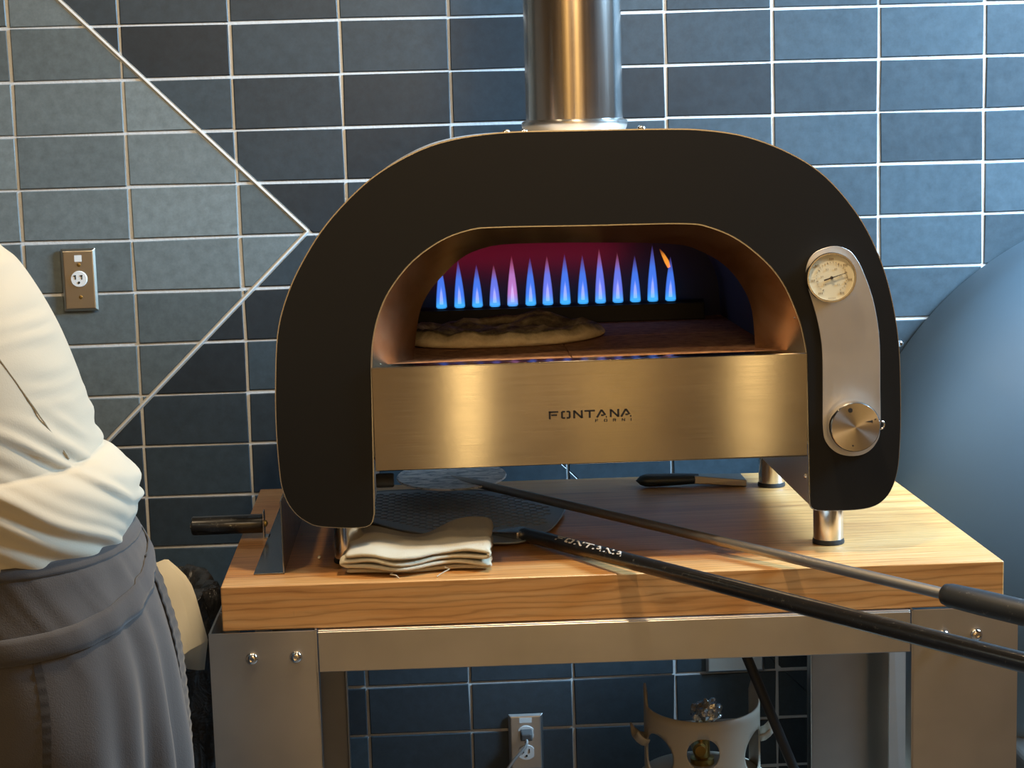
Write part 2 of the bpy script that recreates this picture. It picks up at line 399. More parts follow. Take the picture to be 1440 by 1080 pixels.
for i in range(-10, 18):
    for j in range(-11, 18):
        x0, x1 = U0 + DU * i, U0 + DU * (i + 1); z1, z0 = V0 - DV * (j - 0), V0 - DV * (j + 1)
        if x1 < -2.6 or x0 > 2.6 or z0 < 0 or z1 > 2.72: continue
        jit = lambda: random.uniform(-.0012, .0012)
        g = .0026
        q = [(x0 + g + jit(), z0 + g + jit()), (x1 - g + jit(), z0 + g + jit()), (x1 - g + jit(), z1 - g + jit()), (x0 + g + jit(), z1 - g + jit())]
        tone = min(1, max(0, random.gauss(.45, .3)))
        e = .0045
        inn = clip(clip(q, h1[0], h1[1], h1[2] - e), h2[0], h2[1], h2[2] - e)
        if len(inn) >= 3: tiles.append((inn, 2, tone, random.uniform(-.0007, .0007)))
        o1 = clip(q, -h1[0], -h1[1], -h1[2] - e)
        if len(o1) >= 3: tiles.append((o1, 1, tone, random.uniform(-.0007, .0007)))
        o2 = clip(clip(q, h1[0], h1[1], h1[2] + e), -h2[0], -h2[1], -h2[2] - e)
        if len(o2) >= 3: tiles.append((o2, 1, tone, random.uniform(-.0007, .0007)))
tl = wall.bm.faces.layers.float.new('tone')
for P, mi, tone, tx in tiles:
    A = inset2(P, .0001); Q = inset2(P, .0016)
    if len(Q) < 3: continue
    cx = sum(p[0] for p in Q) / len(Q); cz = sum(p[1] for p in Q) / len(Q)
    tz = random.uniform(-.012, .012); tx2 = random.uniform(-.006, .006)
    if len(A) != len(Q): A = Q
    back = [wall.bm.verts.new((p[0], WY - .0005, p[1])) for p in A]
    mid = [wall.bm.verts.new((p[0], WY - .0016, p[1])) for p in A]
    fr = [wall.bm.verts.new((p[0], WY - .0028 + (p[0] - cx) * tx2 + (p[1] - cz) * tz, p[1])) for p in Q]
    fs = [wall.bm.faces.new(fr)]
    n = len(Q)
    for k in range(n):
        fs.append(wall.bm.faces.new((mid[k], mid[(k + 1) % n], fr[(k + 1) % n], fr[k])))
        fs.append(wall.bm.faces.new((back[k], back[(k + 1) % n], mid[(k + 1) % n], mid[k])))
    for f in fs: f.material_index = mi; f[tl] = tone
struct(wall.obj('wall_back', [GROUT, TILE_A, TILE_B]))
def strip(p, q, w, y0, y1):
    d = (q - p).normalized(); nrm = Vector((-d.z, 0, d.x)) * w
    P = [p - nrm, q - nrm, q + nrm, p + nrm]
    return [Vector((v.x, y0, v.z)) for v in P], (0, y1 - y0, 0)
A2 = A_ + (A_ - Bp) * 1.2
C2 = C_ + (C_ - Bp) * 1.0
b = B(); P, v = strip(A2, Bp, .0019, WY - .0048, WY - .0005); b.prism(P, v); struct(b.obj('trim_1', TRIM, bevel=.0008))
b = B(); P, v = strip(Bp, C2, .0016, WY - .0048, WY - .0005); b.prism(P, v); struct(b.obj('trim_2', TRIM, bevel=.0008))
struct(B().box(-2.7, 2.7, -2.3, 3.5, -.1, 0).obj('floor', FLOOR))
struct(B().box(-2.7, 2.7, -2.3, 3.5, 2.7, 2.8).obj('ceiling', CEIL))
struct(B().box(-2.7, -2.6, -2.3, 3.404, 0, 2.7).obj('wall_left', WALLP))
struct(B().box(2.6, 2.7, -2.3, 3.404, 0, 2.7).obj('wall_right', WALLP))
struct(B().box(-2.6, 2.6, -2.3, -2.2, 0, 2.7).obj('wall_front', REFL_BANDS))

# ------------------------------------------------------------------ work table
TZ = .9
K = [AZ(310, 826, TZ), AZ(1412, 789, TZ), AZ(1236, 659, TZ), AZ(366, 688, TZ)]
def TP(u, v, z):
    p = K[0].lerp(K[1], u).lerp(K[3].lerp(K[2], u), v); return Vector((p.x, p.y, z))
table = thing('work_table', 'stainless steel work table with a thick butcher block wooden top under the oven', 'table', ((K[0].x + K[1].x) / 2, 2.72, 0))
b = B(); b.hexa([TP(0, 0, .8365), TP(1, 0, .8365), TP(1, 1, .8365), TP(0, 1, .8365), TP(0, 0, TZ), TP(1, 0, TZ), TP(1, 1, TZ), TP(0, 1, TZ)])
top = b.obj('tabletop', WOOD, table, bevel=.0018)
pc = AY(430, 862, 2.399)
b = B(); b.lathe([(.0168, 0), (.0168, .0035)], pc + Vector((0, -.0012, 0)), (0, 1, 0), 40)
p_ = b.obj('wood_plug', WOODP, top); p_['label'] = 'round darker wood dowel plug'
fx0, fx1, fy0, fy1 = -.3285, .803, 2.378, 3.072
def LP(x, y, z):   # skew of the frame follows the top
    u = (x - fx0) / (fx1 - fx0); return Vector((x, y + .012 - .027 * u, z))
def fbox(b, x0, x1, y0, y1, z0, z1):
    b.hexa([LP(x0, y0, z0), LP(x1, y0, z0), LP(x1, y1, z0), LP(x0, y1, z0), LP(x0, y0, z1), LP(x1, y0, z1), LP(x1, y1, z1), LP(x0, y1, z1)])
t = .003
FT = .8362
for nm_, y0, y1 in (('rail', fy0, fy0 + t), ('rail', fy1 - t, fy1)):
    b = B(); fbox(b, fx0 + .151, fx1 - .151, y0, y1, .776, FT - .002)
    s = 1 if y0 == fy0 else -1
    fbox(b, fx0 + .151, fx1 - .151, *((y0 + t, y0 + .035) if s == 1 else (y0 - .032, y0)), FT - .003, FT - .0003)
    fbox(b, fx0 + .151, fx1 - .151, *((y0 + t, y0 + .022) if s == 1 else (y0 - .019, y0)), .7762, .779)
    b.obj(nm_, STEEL_F, table, bevel=.0012)
for x0 in (fx0, fx1 - t):
    b = B(); fbox(b, x0, x0 + t, fy0 + .11, fy1 - .11, .776, FT)
    b.obj('rail', STEEL_F, table, bevel=.0008)
for sx in (0, 1):
    for sy_ in (0, 1):
        b = B(); xa = fx0 if sx == 0 else fx1 - .15; ya = fy0 if sy_ == 0 else fy1 - t
        fbox(b, xa, xa + .15, ya, ya + t, 0, FT)
        xs = fx0 if sx == 0 else fx1 - t; ys = fy0 + t if sy_ == 0 else fy1 - .11 - t
        fbox(b, xs, xs + t, ys, ys + .11, 0, FT)
        xe = fx0 + .15 - t if sx == 0 else fx1 - .15; ye = fy0 if sy_ == 0 else fy1 - .03
        fbox(b, xe, xe + t, ye, ye + .03, 0, FT)
        ys2 = fy0 + .11 if sy_ == 0 else fy1 - .113
        fbox(b, *( (xs, xs + .03) if sx == 0 else (xs - .027, xs + t)), ys2, ys2 + t, 0, FT)
        leg = b.obj('leg', STEEL_F, table, bevel=.0012)
        if sy_ == 0:
            for px, py in (((354, 928), (416, 925)) if sx == 0 else ((1367, 887), (1322, 889))):
                c = AY(px, py, fy0 + .005); c.y = LP(c.x, fy0, 0).y
                b = B(); b.lathe([(.0088, 0), (.0088, -.0012), (.0082, -.0034), (.0060, -.0052), (.0034, -.0058), (.0034, -.0030), (.0005, -.0030)], c, (0, 1, 0), 24)
                b.obj('bolt', CHROME, leg, smooth=40)

# ------------------------------------------------------------------ pizza oven
OY = 2.45
oven = thing('pizza_oven', 'black arched gas pizza oven with stainless steel front, lit flames and chimney', 'pizza oven', (.2175, 2.72, TZ))
outer_px = [(526, 722), (515, 740), (455, 740), (430, 732), (410, 714), (398, 688), (393, 655), (389, 600), (388, 540), (391, 470), (403, 420), (425, 370), (460, 315), (510, 262), (560, 227), (620, 201), (700, 187.5), (810, 184), (930, 182), (990, 183.5), (1050, 193), (1110, 216), (1160, 249), (1205, 302), (1235, 360), (1253, 420), (1263, 485), (1265.5, 560), (1264.5, 625), (1259, 670), (1244, 700), (1215, 714.5), (1150, 717), (1139, 708)]
arch_px = [(1134.5, 497), (1131, 478), (1124, 450), (1105, 405), (1080, 371), (1040, 338), (1000, 320), (960, 314), (830, 316.5), (700, 319), (660, 323), (620, 338), (580, 367), (550, 404), (533, 440), (524, 480), (522, 517)]
so = smoothpoly([AY(x, y, OY) for x, y in outer_px], 5)
sa = smoothpoly([AY(x, y, OY) for x, y in arch_px], 5)
poly = so + sa
frame_poly = offset_xz(poly, .0012)
inner_poly = offset_xz(poly, -.0006)
b = B(); b.prism([Vector((p.x, OY - .0045, p.z)) for p in inner_poly], (0, .004, 0))
b.obj('front_panel', BLACKP, oven)
b = B(); b.prism([Vector((p.x, OY - .0003, p.z)) for p in frame_poly], (0, .004, 0))
b.obj('panel_edge', STEEL, oven)
# shell: sides swept back
sh = offset_xz(poly, -.0006)[:len(so)]
bot = 1.062
loop = sh + [Vector((sh[-1].x, OY, bot)), Vector((sh[0].x, OY, bot))]
b = B(); b.rings([[Vector((p.x, OY + .005, p.z)) for p in loop], [Vector((p.x, 3.0, p.z)) for p in loop]], cap=False)
b.obj('body_shell', mat('satin_shell', (.72, .71, .70), .5, .9), oven, smooth=30)
b = B(); b.face([Vector((p.x, 3.001, p.z)) for p in loop]); b.obj('back_plate', STEEL_D, oven)
# fascia
fl_, fr_ = AY(522, 517, OY - .006), AY(1134.5, 496.5, OY - .006); gl, gr = AY(526, 660, OY - .006), AY(1135, 643, OY - .006)
xL, xR = (fl_.x + gl.x) / 2 + .001, fr_.x - .0002; zT, zB = (fl_.z + fr_.z) / 2, (gl.z + gr.z) / 2
b = B(); b.box(xL, xR, OY - .0075, OY - .005, zB, zT); b.box(xL, xR, OY - .0075, OY + .03, zT - .002, zT); b.box(xL, xR, OY - .0075, OY + .01, zB, zB + .002)
fas = b.obj('fascia', STEEL_H, oven, bevel=.0012)
# lettering
def stroke(b, pts, w, M, th):
    for (x0, z0), (x1, z1) in zip(pts, pts[1:]):
        L = hypot(x1 - x0, z1 - z0); dx, dz = (x1 - x0) / L, (z1 - z0) / L
        e = 0
        q = [(x0 - dz * w, z0 + dx * w), (x0 + dz * w, z0 - dx * w), (x1 + dz * w, z1 - dx * w), (x1 - dz * w, z1 + dx * w)]
        b.prism([M(*p) for p in q], th)
GL = {'F': [[(.09, 0), (.09, 1)], [(.0, .9), (1, .9)], [(.25, .5), (.85, .5)]],
      'O': [[(.42, .1), (.1, .1), (.1, .9), (.42, .9)], [(.58, .1), (.9, .1), (.9, .9), (.58, .9)]],
      'N': [[(.1, 0), (.1, 1)], [(.12, .95), (.88, .05)], [(.9, 0), (.9, 1)]],
      'T': [[(-.1, .9), (1.0, .9)], [(.45, 0), (.45, .85)]],
      'A': [[(-.08, 0), (.42, .98)], [(.42, .98), (.80, .30)], [(.36, .28), (.66, .28)], [(.86, .06), (.98, .06)]],
      'R': [[(.1, 0), (.1, 1)], [(.1, .9), (.85, .9), (.85, .5), (.3, .5)], [(.5, .5), (.9, 0)]],
      'I': [[(.1, 0), (.1, 1)]]}
def word(b, txt, org, ex, ez, th, w, gap, sw=.095):
    x = 0
    for ch in txt:
        for s_ in GL[ch]:
            stroke(b, s_, sw, lambda px, pz, x=x: org + ex * ((x + px) * w) + ez * pz, th)
        x += gap
o0 = AY(772, 589.5, OY - .0075); o1 = AY(888, 585.5, OY - .0075)
ex = Vector((1, 0, 0)); wid = (o1.x - o0.x)
b = B(); lw = wid / (6 * 1.28 + 1)
word(b, 'FONTANA', Vector((o0.x, OY - .0077, (o0.z + o1.z) / 2)), ex, Vector((0, 0, .0112)), (0, -.0004, 0), lw, 1.28, .105)
s0 = AY(837, 592.5, OY - .0075)
word(b, 'FORNI', Vector((s0.x, OY - .0077, s0.z - .001)), ex, Vector((0, 0, .0040)), (0, -.0004, 0), .0045, 2.8, .12)
l_ = b.obj('lettering', INK, fas); l_['label'] = 'black stencilled maker name lettering'
# reveal (splayed) and firebox
in_px = [(1062, 496), (1058, 440), (1045, 405), (1020, 374), (985, 353), (945, 343), (830, 341), (720, 343), (680, 349), (650, 362), (625, 385), (603, 411), (590, 440), (583, 490), (582.5, 514)]
IY = 2.53
si = smoothpoly([AY(x, y, IY) for x, y in in_px], 5)
N = 70
ra = resample([Vector((p.x, OY - .001, p.z)) for p in sa], N); ri = resample(si, N)
b = B(); b.rings([ra, [a.lerp(c, .5) for a, c in zip(ra, ri)], ri], cap=False, closed=False)
rv = b.obj('opening_frame', HEAT, oven, smooth=40)
for px, py, yy in ((1119, 446, 2.458), (549, 516, 2.47)):
    c = AY(px, py, yy); b = B(); b.sphere(c, .0035, 8); b.obj('rivet', CHROME, rv, smooth=180)
FZ = 1.1925
ctr = Vector((.2145, 0, FZ))
big = [Vector((ctr.x + (p.x - ctr.x) * 1.10, IY, ctr.z + (p.z - ctr.z) * 1.10)) for p in ri]
b = B(); b.rings([ri, big, [Vector((p.x, 2.56, p.z)) for p in big], [Vector((p.x, 2.988, p.z)) for p in big]], cap=False, closed=False)
b.face([Vector((p.x, 2.988, p.z)) for p in big])
b.obj('firebox', SOOT, oven, smooth=35)
for x0, x1 in ((-.088, .1945), (.1955, .520)):
    for y0, y1 in ((OY + .012, 2.735), (2.737, 2.985)):
        b = B(); b.box(x0, x1, y0, y1, FZ - .03, FZ + .0008); b.obj('hearth_stone', BRICK, oven, bevel=.0015)
b = B(); b.box(-.095, .525, OY + .005, 2.99, 1.066, FZ - .031); b.obj('insulated_base', STEEL_D, oven)
# burner and flames
bz = AY(780, 428, 2.945).z
bn = B(); bn.box(-.04, .455, 2.93, 2.965, FZ + .001, bz - .003); bn.tube([(-.04, 2.945, bz - .008), (.455, 2.945, bz - .008)], .010, 14)
burner = bn.obj('burner', mat('burner_black', (.015, .015, .016), .5, .5), oven, bevel=.001)
def flame(px, base_py, tip_py, w, m, bend=0, core=True):
    p = AY(px, base_py, 2.945); q = AY(px, tip_py, 2.945); H = (q.z - p.z) * 1.3
    for mm, sc, hh, r0 in ((m, 1, 1, 1), (FL_CORE, .34, .42, .9)) if core else ((m, 1, 1, 1),):
        b = B(); R = []
        for k in range(15):
            t_ = k / 14; r = w * sc * (1 - .10 * t_) * (1 - t_ ** 1.5) ** .95 * (.92 + .08 * sin(t_ * 3)) + .0003
            z = bz + H * hh * t_ + (.006 if sc < 1 else 0); bx = bend * t_ * t_
            R.append([Vector((p.x + bx + r * cos(2 * pi * j / 16), 2.945 + r * sin(2 * pi * j / 16), z)) for j in range(16)])
        b.rings(R); b.obj('flame' if sc == 1 else 'flame_core', mm, burner, smooth=180)
fx = [621, 646.5, 671.5, 696, 721, 746.5, 770.5, 795, 820, 844.5, 869, 893.5, 918, 943]
tips = [382, 380, 384, 384, 374, 376, 374, 372, 373, 366, 370, 373, 362, 374]
kinds = 'BBBRPBRBBRRBBB'
for i, (x, tp, k) in enumerate(zip(fx, tips, kinds)):
    flame(x, 430 - i * .75, tp - 2, .0098, {'B': FL_BLUE, 'R': FL_ROSE, 'P': FL_PINK}[k], random.uniform(-.001, .001))
p = AY(941, 376, 2.945)
b = B(); b.tube([p, p + Vector((-.004, 0, .010)), p + Vector((-.010, 0, .022)), p + Vector((-.016, 0, .032))], [.003, .0042, .003, .0006], 10)
b.obj('flame_tip', FL_ORANGE, burner, smooth=180)
lamp('flame_glow', 'AREA', (.15, 2.94, 1.30), (.15, 3.0, 1.345), .16, (1, .02, .12), .34, .03)
# chimney
cc = AY(808, 184, 2.66); fr = .0725
b = B(); b.lathe([(fr, 0), (fr, 1.05)], (cc.x, 2.66, 1.5135), (0, 0, 1), 64, cap=False)
ch = b.obj('chimney', STEEL_V, oven, smooth=60)
b = B(); b.lathe([(fr + .004, 0), (fr + .0055, .004), (fr + .007, .010), (fr + .0065, .014), (fr + .003, .016), (fr + .0005, .017)], (cc.x, 2.66, 1.5135), (0, 0, 1), 64, cap=False)
b.obj('collar', STEEL, ch, smooth=50)
for px, py in ((712, 184.5), (737, 184.5), (902, 181.5)):
    c = AY(px, py, 2.50); c.z = 1.513
    b = B(); b.lathe([(.0058, 0), (.0055, .003), (.0035, .0052), (.0002, .006)], c, (0, 0, 1), 16); b.obj('screw', CHROME, oven, smooth=50)
b = B(); b.lathe([(.005, 0), (.0048, .003), (.002, .006), (.0002, .0064)], (AY(1268, 483, 2.60).x - .004, 2.60, AY(1268, 483, 2.60).z), (1, 0, 0), 14); b.obj('screw', CHROME, oven, smooth=50)
c = Vector((sh[-1].x, 2.49, 1.0125)); b = B(); b.sphere((sh[-1].x - .001, 2.475, 1.012), .004, 8); b.obj('screw', CHROME, oven, smooth=180)
# feet
for X, Y in ((.5708, 2.522), (-.135, 2.522), (.568, 2.944), (-.135, 2.944)):
    b = B(); b.lathe([(.0222, .006), (.0222, .076)], (X, Y, TZ), (0, 0, 1), 36); ft = b.obj('foot', CHROME, oven, smooth=40)
    b = B(); b.lathe([(.0232, .0003), (.0236, .003), (.0226, .0075)], (X, Y, TZ), (0, 0, 1), 36); b.obj('rubber_pad', BLACK_R, ft, smooth=40)
# cable gland knob under the left leg
k0, k1 = AY(529, 676, 2.52), AY(554, 675, 2.52)
b = B(); b.lathe([(.0005, 0), (.0098, 0), (.0105, .003), (.0105, k1.x - k0.x - .002), (.009, k1.x - k0.x)], (k0.x, 2.52, k0.z), (1, 0, 0), 24); b.obj('side_knob', BLACK_R, oven, smooth=40)
# control plate
cp_px = [(1172, 346), (1192, 351), (1205, 365), (1216, 388), (1227, 420), (1234, 455), (1237, 490), (1237.5, 545), (1237.5, 603), (1231, 624), (1217, 637), (1198, 641), (1178, 637), (1163, 624), (1157, 604), (1156.5, 545), (1156, 500), (1153, 470), (1147, 442), (1139, 415), (1133, 392), (1135, 370), (1147, 354)]
b = B(); b.prism([v + Vector((0, -.002, 0)) for v in smoothpoly([AY(x, y, OY - .0045) for x, y in cp_px], 5, True)], (0, .0018, 0))
b.obj('control_plate', STEEL_P, oven, bevel=.0005)
g0 = AY(1169.5, 390.5, OY - .026)
b = B(); b.lathe([(.033, .019), (.033, .004), (.0345, .003), (.0352, .0), (.0345, -.0022), (.0326, -.0022), (.0322, .001), (.0002, .001)], g0, (0, 1, 0), 64)
ga = b.obj('thermometer', CHROME, oven, smooth=35); ga['label'] = 'round dial thermometer with a cream face'
b = B(); b.lathe([(.0318, 0), (.0318, .0006)], g0 + Vector((0, .0002, 0)), (0, 1, 0), 48); b.obj('dial', DIAL, ga)
b = B(); gy = g0.y - .0002
def gp(r, a): return Vector((g0.x + r * cos(radians(a)), gy, g0.z + r * sin(radians(a))))
def gbar(b, p, q, w):
    d = (q - p).normalized(); n_ = Vector((-d.z, 0, d.x)) * w; b.prism([p - n_, q - n_, q + n_, p + n_], (0, -.0003, 0))
for k in range(28):
    a = 235 - k * 290 / 27; gbar(b, gp(.0208 if k % 4 else .0195, a), gp(.0222, a), .00028 if k % 4 else .00045)
for k in range(7):
    a = 235 - k * 290 / 6; p = gp(.0262, a)
    for dx in (-.0022, 0, .0022): gbar(b, p + Vector((dx - .0006, 0, -.0013)), p + Vector((dx - .0006, 0, .0013)), .00045); 
for k in range(6):
    a = 225 - k * 54; p = gp(.0135, a)
    for dx in (-.0014, .0008): gbar(b, p + Vector((dx, 0, -.001)), p + Vector((dx, 0, .001)), .0003)
for k in range(6): p = gp(.0285, 270); gbar(b, p + Vector((-.0045 + k * .0018, 0, 0)), p + Vector((-.0036 + k * .0018, 0, 0)), .0004)
b.obj('dial_markings', mat('brown_print', (.20, .13, .06), .6), ga)
b = B(); na = 17
pa, pb = gp(.0115, 197), gp(.0225, 17); d = (pb - pa).normalized(); n_ = Vector((-d.z, 0, d.x))
b.prism([q + Vector((0, -.0012, 0)) for q in (pa - n_ * .001, pb - n_ * .0002, pb + n_ * .0002, pa + n_ * .001)], (0, -.0004, 0))
b.lathe([(.0022, 0), (.0018, -.0025)], (g0.x, gy, g0.z), (0, 1, 0), 16)
b.obj('needle', mat('needle_black', (.03, .02, .015), .4), ga)
# knob
kc = AY(1203.5, 601, OY - .034)
KM = mat('turned_steel', (.66, .60, .53), .24, 1, aniso=.9)
tg = nd(KM, 'ShaderNodeTangent'); tg.direction_type = 'RADIAL'; tg.axis = 'Y'; lk(KM, tg.outputs[0], bsdf(KM).inputs['Tangent'])
b = B(); b.lathe([(.033, .0272), (.033, .022), (.0300, .0215), (.0300, .019), (.0352, .0185), (.0358, .004), (.0350, .0012), (.0340, 0)], Vector((0, 0, 0)), (0, 1, 0), 96, cap=False)
kb = B(); bm2 = b.bm
bmesh.ops.translate(bm2, verts=bm2.verts, vec=kc); knob = b.obj('control_knob', CHROME, oven, smooth=35)
b = B(); b.lathe([(.0341, 0), (.0001, 0)], (0, 0, 0), (0, 1, 0), 96, cap=False)
face = b.obj('knob_face', KM); face.parent = knob; face.location = kc - root_loc(oven) - Vector((0, 0, .0341))
b = B()
def kdot(b, dx, dz, r): b.lathe([(r, 0), (r, -.0004)], kc + Vector((dx, -.0001, dz)), (0, 1, 0), 16)
kdot(b, -.0078, .0245, .0033); b.obj('knob_mark', INK, knob); b = B(); kdot(b, -.004, -.026, .0012); b.obj('knob_mark', INK, knob); b = B()
q = kc + Vector((.0, -.0003, .0075))
b.prism([q + Vector(v_) for v_ in ((.013, 0, 0), (.021, 0, .0015), (.024, 0, .0022), (.024, 0, -.0022), (.021, 0, -.0012))], (0, -.0004, 0))
b.prism([q + Vector(v_) for v_ in ((.0255, 0, .003), (.029, 0, .0042), (.029, 0, .003), (.027, 0, .0018))], (0, -.0004, 0))
b.obj('knob_mark', INK, knob)
b = B(); tr_ = kc + Vector((.0362, .004, .0015)); b.tube([tr_ + Vector((.0055 * cos(a_ * pi / 12), 0, .0055 * sin(a_ * pi / 12))) for a_ in range(25)], .0013, 8, False)
b.obj('knob_loop', CHROME, knob, smooth=180)

# ------------------------------------------------------------------ oven door (bent plate) with black handle
dn0, dn1 = AZ(358, 808, TZ), AZ(400, 807, TZ)
X0, X1, Yd0, Yd1 = dn0.x - .001, dn1.x, 2.461, 2.985
door = thing('oven_door', 'bent dark stainless steel plate with black side handle on left end of tabletop', 'oven door', ((X0 + X1) / 2, 2.7, TZ))
MIR = mat('dark_mirror_steel', (.30, .32, .34), .12, 1)
sn = noisy(MIR, coords(MIR, (40, 40, 8)), 1.5, 4); lk(MIR, fl(MIR, sn, .08, .35), bsdf(MIR).inputs['Roughness'])
b = B(); b.box(X0, X1, Yd0, Yd1, TZ + .0005, TZ + .0022); b.box(X1 - .0018, X1, Yd0, Yd1, TZ + .0005, 1.006)
b.obj('bent_plate', MIR, door, bevel=.0005)
hy = 2.70; hx = AZ(371, 757, TZ).x
b = B(); b.box(hx, hx + .0018, hy - .012, hy + .012, TZ + .0005, .942); b.box(hx, X0 + .003, hy - .012, hy + .012, TZ + .0005, TZ + .0022)
b.obj('bracket', STEEL, door, bevel=.0005)
b = B(); b.lathe([(.0004, 0), (.0125, 0), (.0148, .0022), (.0148, .1085), (.0138, .111), (.0004, .1112)], (hx - .111, hy, .9222), (1, 0, 0), 32); b.obj('handle', BLACK_G, door, smooth=40)
b = B(); b.lathe([(.0004, 0), (.0038, .0005), (.0045, .003)], (hx - .1139, hy, .9222), (1, 0, 0), 14); b.obj('end_cap', CHROME, door, smooth=60)
b = B(); b.lathe([(.0055, 0), (.005, .003), (.0004, .005)], (hx + .0018, hy, .9222), (1, 0, 0), 14); b.obj('nut', BRASS, door, smooth=50)

# ------------------------------------------------------------------ peels, scraper
# perforated peel
pe = thing('pizza_peel', 'perforated dark metal pizza peel with a long black handle lying on the tabletop', 'pizza peel', (.02, 2.8, TZ))
P0 = Vector((.1273, 2.5964, .912)); C0 = Vector((.2899, 2.3251, .922)); hd = (C0 - P0).normalized()
hh2 = Vector((hd.x, hd.y, 0)).normalized(); side = Vector((-hh2.y, hh2.x, 0))
hc = Vector((.030, 2.800, 0))
hl, hr = AZ(560, 735, TZ), AZ(735, 757, TZ)
hp = smoothpoly([AZ(x, y, TZ + .006) for x, y in [(748, 752), (735, 762), (690, 764), (640, 756), (560, 745), (500, 725), (490, 706), (520, 693), (600, 689), (690, 691), (750, 700), (788, 713), (792, 722), (772, 746)]], 6, True)
inside = lambda x, y, P=hp: sum(((P[i].y > y) != (P[i - 1].y > y)) and (x < (P[i - 1].x - P[i].x) * (y - P[i].y) / (P[i - 1].y - P[i].y) + P[i].x) for i in range(len(P))) % 2 == 1
b = B(); b.prism([Vector((p.x, p.y, TZ + .0045)) for p in hp], (0, 0, .0018)); head = b.obj('peel_head', PEEL, pe, bevel=.0004)
cut = B(); bx0, bx1 = min(p.x for p in hp), max(p.x for p in hp); by0, by1 = min(p.y for p in hp), max(p.y for p in hp)
row = 0; y = by0 + .03
allin = lambda x, y, r: all(inside(x + r * cos(a * pi / 4), y + r * sin(a * pi / 4)) for a in range(8))
while y < by1:
    x = bx0 + (row % 2) * .0105
    while x < bx1:
        if allin(x, y, .022) and (Vector((x, y)) - Vector((P0.x, P0.y))).length > .085:
            cut.prism([Vector((x + .0072 * cos(a * pi / 4), y + .0052 * sin(a * pi / 4), TZ - .01)) for a in range(8)], (0, 0, .04))
        x += .021
    y += .0125; row += 1
co = cut.obj('cutter', DARK)
def boolean(o, c):
    m = o.modifiers.new('b', 'BOOLEAN'); m.operation = 'DIFFERENCE'; m.object = c; m.solver = 'EXACT'
    bpy.context.view_layer.update(); dg = bpy.context.evaluated_depsgraph_get()
    me = bpy.data.meshes.new_from_object(o.evaluated_get(dg)); o.modifiers.clear(); o.data = me
    bpy.data.objects.remove(c)
boolean(head, co)
rim = [Vector((p.x, p.y, TZ + .0065)) for p in hp]
b = B(); b.tube(rim + [rim[0]], .0016, 6, False); b.obj('rim', PEEL, head, smooth=180)
b = B(); j0 = P0 - hd * .055; 
b.hexa([Vector(q) for q in (j0 - side * .03 - Vector((0, 0, .004)), P0 - side * .016 - Vector((0, 0, .006)), P0 + side * .016 - Vector((0, 0, .006)), j0 + side * .03 - Vector((0, 0, .004)),
                            j0 - side * .03 + Vector((0, 0, .0015)), P0 - side * .016 + Vector((0, 0, .0065)), P0 + side * .016 + Vector((0, 0, .0065)), j0 + side * .03 + Vector((0, 0, .0015)))])
b.obj('socket', STEEL, pe, bevel=.003)
b = B(); b.tube([P0 - hd * .01, P0 + hd * .0, P0 + hd * 1.25], [.009, .0112, .0112], 20)
hnd = b.obj('handle', BLACK_G, pe, smooth=50)
b = B(); ta = P0 + hd * .088; up = hd.cross(side).normalized(); up = up if up.z > 0 else -up
tn_ = (up * .93 - side * 0 + Vector((-hd.y, hd.x, 0)) * -.0).normalized()
sd = hd.cross(up).normalized()   # toward the camera-left side
sgn = 1 if sd.y < 0 else -1
for i_, chh in enumerate('FONTANA'):
    for s_ in GL[chh]:
        def M(px, pz, i_=i_):
            a = ((.5 - pz) * .8 + .5) * sgn
            return ta + hd * ((i_ * 1.28 + px) * .0185) + (up * cos(a) + sd * sin(a)) * .01150
        stroke(b, s_, .10, M, up * .0004)
b.obj('lettering', WHITE_INK, hnd)
# turning peel
tp_ = thing('turning_peel', 'small floured round peel with thin steel rod and black rubber grip', 'pizza peel', (.03, 2.95, TZ))
Q0 = Vector((.0889, 2.8445, .935)); Q1 = Vector((.5033, 2.3504, .916)); qd = (Q1 - Q0).normalized()
ce = AZ(635, 669, .940); tilt = Matrix.Rotation(radians(-5), 3, 'X')
b = B(); b.lathe([(.0001, .0022), (.088, .0022), (.092, .0035), (.0935, .001), (.088, -.0008), (.0001, -.0008)], (ce.x, ce.y, .938), (0, -.06, 1), 48, cap=False)
o = b.obj('peel_head', FLOUR, tp_, smooth=40)
b = B(); b.tube([Vector((ce.x, ce.y, .9345)), Q0 - qd * .06, Q0, Q0 + qd * .9], [.006, .007, .0072, .0078], 16); rod = b.obj('rod', STEEL_D, tp_, smooth=60)
g0_ = Q0 + qd * 0
gs = AY(1326, 834, 2.2); 
# distance along rod where grip starts
best = min((abs(((RM.transposed() @ (Q0 + qd * t_ * .001 - Vector((0, 0, CZ))))[0] / (RM.transposed() @ (Q0 + qd * t_ * .001 - Vector((0, 0, CZ))))[1]) * F + 720 - 1326), t_) for t_ in range(600, 900))[1] * .001
e0 = Q0 + qd * best
b = B(); b.tube([e0, e0 + qd * .003, e0 + qd * .012, e0 + qd * .06, e0 + qd * .13, e0 + qd * .19, e0 + qd * .2], [.010, .0135, .0155, .0165, .0165, .015, .010], 24); b.obj('grip', GRIP, tp_, smooth=60)
